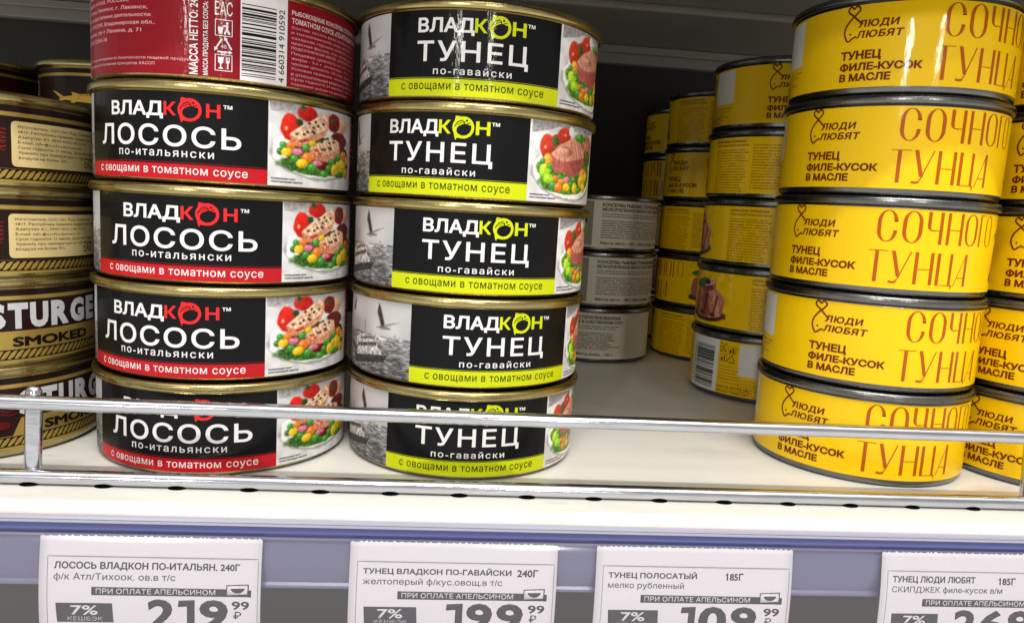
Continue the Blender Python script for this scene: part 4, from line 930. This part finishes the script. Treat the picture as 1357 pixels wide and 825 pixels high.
# ------------------------------------------------------------------ cans
def make_can(name, kind):
    root = bpy.data.objects.new(name, None); C.objects.link(root)
    if kind == 'gold':
        Rr, h, rb, fn, met = 50.0, 35.5, 48.4, prof_gold, 'gold'
        pr = [(30, 1.4), (43.6, 1.2), (44.4, .5), (45.2, 0)] + [(float(fn(z)), z) for z in (.05, .2, .5, 1, 1.6, 2.3, 3.2)] + [(rb, 31.2), (rb - .3, 31.7), (rb - .3, 32.6)]
    else:
        Rr, h, rb, fn, met = 46.3, 39.6, 44.9, prof_steel, 'steel'
        pr = [(30, 1.4), (40.6, 1.2), (41.6, .5), (42.6, 0)] + [(float(fn(z)), z) for z in (.08, .3, .7, 1.3, 2.1, 3.0)] + [(rb, 35.4), (rb - .35, 35.8), (rb - .35, 36.8)]
    bm, rg = lathe(pr); bm.faces.new(rg[0][::-1]); bm_obj('body', bm, met, root)
    q = [(rb - .4, h - 3.3), (Rr - .5, h - 3.35), (Rr - .1, h - 3.0), (Rr, h - 2.4), (Rr, h - 1.2), (Rr - .25, h - .5), (Rr - .8, h - .1), (Rr - 1.5, h), (Rr - 2.3, h - .05), (Rr - 2.9, h - .4), (Rr - 3.1, h - 1.0), (Rr - 3.2, h - 3.2)]
    bm, rg = lathe(q); bm_obj('rim', bm, met, root)
    q = [(Rr - 3.25, h - 3.2), (Rr - 4.2, h - 3.5), (Rr - 7, h - 3.3), (Rr - 8, h - 2.9), (Rr - 16, h - 2.9), (Rr - 17, h - 3.3), (12, h - 3.3)]
    bm, rg = lathe(q); bm.faces.new(rg[-1]); bmesh.ops.recalc_face_normals(bm, faces=bm.faces); bm_obj('lid', bm, met, root)
    return root, h
LABELS = {}
PROTO = {}
def can(kind, name, x, y, z, ang, label, group):
    if kind not in PROTO:
        root, h = make_can(name, 'gold' if kind in ('salmon', 'tuna', 'sturgeon') else 'steel')
        me = {'salmon': lambda: vlad_label('salmon'), 'tuna': lambda: vlad_label('tuna'), 'yellow': yellow_label, 'silver': silver_label, 'sturgeon': sturgeon_label}[kind]()
        link('label', me, root); PROTO[kind] = root
    else:
        p = PROTO[kind]; root = p.copy(); C.objects.link(root)
        for ch in p.children:
            c = ch.copy(); C.objects.link(c); c.parent = root
    root.location = Vector((x, y, z)) * MM; root.rotation_euler = (0, 0, R(ang)); root.scale = {'salmon': (1.02, 1.02, 1), 'tuna': (1.01, 1.01, 1)}.get(kind, (1, 1, 1))
    for k in ('label', 'category', 'group'):
        if k in root: del root[k]
    tag(root, label, 'can', group); return root

ORD = ('top', 'second from the top', 'middle', 'fourth from the top', 'bottom')
hG, hY, hS = 35.5224, 39.5911, 33.4934
G1, G2, G3 = 'salmon cans in the red stack', 'tuna cans in the lime green stack', 'front yellow tuna cans'
for k, (ang, dx, lb) in enumerate((
        (-70.5 - 189.2 / 48.4 * 180 / PI, 0, 'red can turned to its barcode and small print, on top of the salmon stack'),
        (-145.7, 0, 'black salmon can with red stripe, directly under the can with the barcode'),
        (-138.8, 0, 'black salmon can with red stripe in the exact middle of the salmon stack'),
        (-145.6, 0, 'black salmon can with red stripe, second from the bottom just above the rail'),
        (-139.8, 0, 'black salmon can with red stripe standing on the shelf behind the rail'))):
    can('salmon', 'salmon_can', 25.06 + dx, 60.76, (4 - k) * hG, ang, lb, G1)
for k, (ang, dx, lb) in enumerate((
        (-134.4, 0, 'lime striped tuna can on top of its stack, its top rim free'),
        (-147.8, 0, 'lime striped tuna can with most of its food photo showing, second from the top'),
        (-128.2, 0, 'lime striped tuna can in the middle of the tuna stack'),
        (-116.8, 0, 'lime striped tuna can turned furthest to show gull and fishing boat'),
        (-127.6, 0, 'lime striped tuna can standing on the shelf behind the rail'))):
    can('tuna', 'tuna_can', 126.1 + dx, 63.67, (4 - k) * hG, ang, lb, G2)
for k, (ang, dx, lb) in enumerate((
        (-148.9, 0, 'big yellow tuna can in shade on top of the front yellow stack'),
        (-163.4, 0, 'yellow tuna can half in shade, second from the top of the front yellow stack'),
        (-168.2, 0, 'yellow tuna can in the middle of the front yellow stack, wording fully readable'),
        (-148.6, 0, 'yellow tuna can with a white patch at its left edge, second from bottom in front'),
        (-162.4, 0, 'yellow tuna can behind the rail at the bottom of the front yellow stack'))):
    can('yellow', 'tuna_can', 311.38 + dx, 65.73, (4 - k) * hY, ang, lb, G3)
for k, (ang, lb) in enumerate((
        (-129.2, 'shaded yellow can with white patch and fish logo, top of the second yellow stack'),
        (2.8, 'shaded yellow can showing two columns of small print, in the second yellow stack'),
        (24.6, 'shaded yellow can with one text block, middle of the second yellow stack'),
        (47.9, 'shaded yellow can showing the rolled tuna photo beside the front stack'),
        (-77.8, 'yellow can showing a black barcode, standing on the shelf floor'))):
    can('yellow', 'tuna_can', 319.94, 192.65, (4 - k) * hY, ang, lb, 'yellow tuna cans in the second row')
for k, (ang, lb) in enumerate((
        (12, 'dim yellow can with small print at the top of the rearmost visible yellow stack'),
        (-172, 'dim yellow can with the small fish logo, second in the rear yellow stack'),
        (5, 'dim yellow can with small print in the middle of the rear yellow stack'),
        (106, 'dim yellow can with tall letters and edge of a photo, rear yellow stack'),
        (9, 'dim yellow can standing on the floor at the foot of the rear yellow stack'))):
    can('yellow', 'tuna_can', 326.5, 314.08, (4 - k) * hY, ang, lb, 'yellow tuna cans in the third row')
for k, (ang, lb) in enumerate((
        (-166, 'yellow can cut off at the right frame edge, top of the rightmost stack'),
        (-163.7, 'yellow can at the right frame edge, second from the top of the rightmost stack'),
        (-159.9, 'yellow can in the middle of the rightmost stack, only its fish logo in view'),
        (-173, 'yellow can at the right frame edge, just above the rail'),
        (-171.7, 'yellow can at the right frame edge, standing behind the rail'))):
    can('yellow', 'tuna_can', 399.05, 57.1, (4 - k) * hY, ang, lb, 'yellow tuna cans at the right edge')
for k, (ang, lb) in enumerate(((-96, 'grey labelled can on top of the short grey stack'), (-97, 'grey labelled can between two others in the short grey stack'), (-150, 'grey labelled can standing on the shelf floor under two others'))):
    can('silver', 'tuna_can', 226.57, 300.45, (2 - k) * hY, ang, lb, 'grey labelled cans in the short stack')
for k, lb in enumerate(('nearly black yellow can on top in the deep shadow beside the rear yellow stack', 'nearly black yellow can under another in the deep shadow')):
    can('yellow', 'tuna_can', 333.0, 407.6, (4 - k) * hY, 172 - 40 * k, lb, 'cans in the deep shadow at the back')
for k in range(3):
    can('yellow', 'tuna_can', 333.0, 407.6, (2 - k) * hY, 20 + 50 * k, 'yellow can hidden low behind the rear yellow stack', 'cans in the deep shadow at the back')
for k, (ang, lb) in enumerate((
        (-41.3 - 80 / 48.4 * 180 / PI, 'gold and brown can with a beige text panel, top of the left front stack'),
        (-43.3 - 80 / 48.4 * 180 / PI, 'gold and brown can with a beige text panel above the STURGEON can'),
        (-44.7, 'gold and brown can reading STURGEON, its letters clear of the rail'),
        (-32.2, 'gold and brown can reading STURGEON, crossed by the wire rail'))):
    can('sturgeon', 'sturgeon_can', -79.56, 61.04, (3 - k) * hS, ang, lb, 'sturgeon cans in the left front stack')
for j, (x, y, a0) in enumerate(((-72.0, 211.0, 0), (-173.5, 214.0, 1))):
    for k in range(5):
        ang = ((-135 + 110 / 48.4 * 180 / PI, -20, 60, 130, 200), (20, 100, 50, 150, 210))[j][k]
        if k == 0: lb = ('dark brown can with a golden sturgeon drawing, behind at the upper left', 'dark can with pale marks at the left frame edge, upper left')[j]
        else: lb = ('brown can hidden below the one with the golden sturgeon drawing', 'brown can hidden below the dark can at the left frame edge')[j]
        if k > 1: continue
        can('sturgeon', 'sturgeon_can', x, y, (4 - k) * hS, ang, lb, 'sturgeon cans in the second row')
    for k in range(3): can('sturgeon', 'sturgeon_can', x, y, (2 - k) * hS, 40 * k, ('brown can hidden below the one with the golden sturgeon drawing', 'brown can hidden below the dark can at the left frame edge')[j], 'sturgeon cans in the second row')
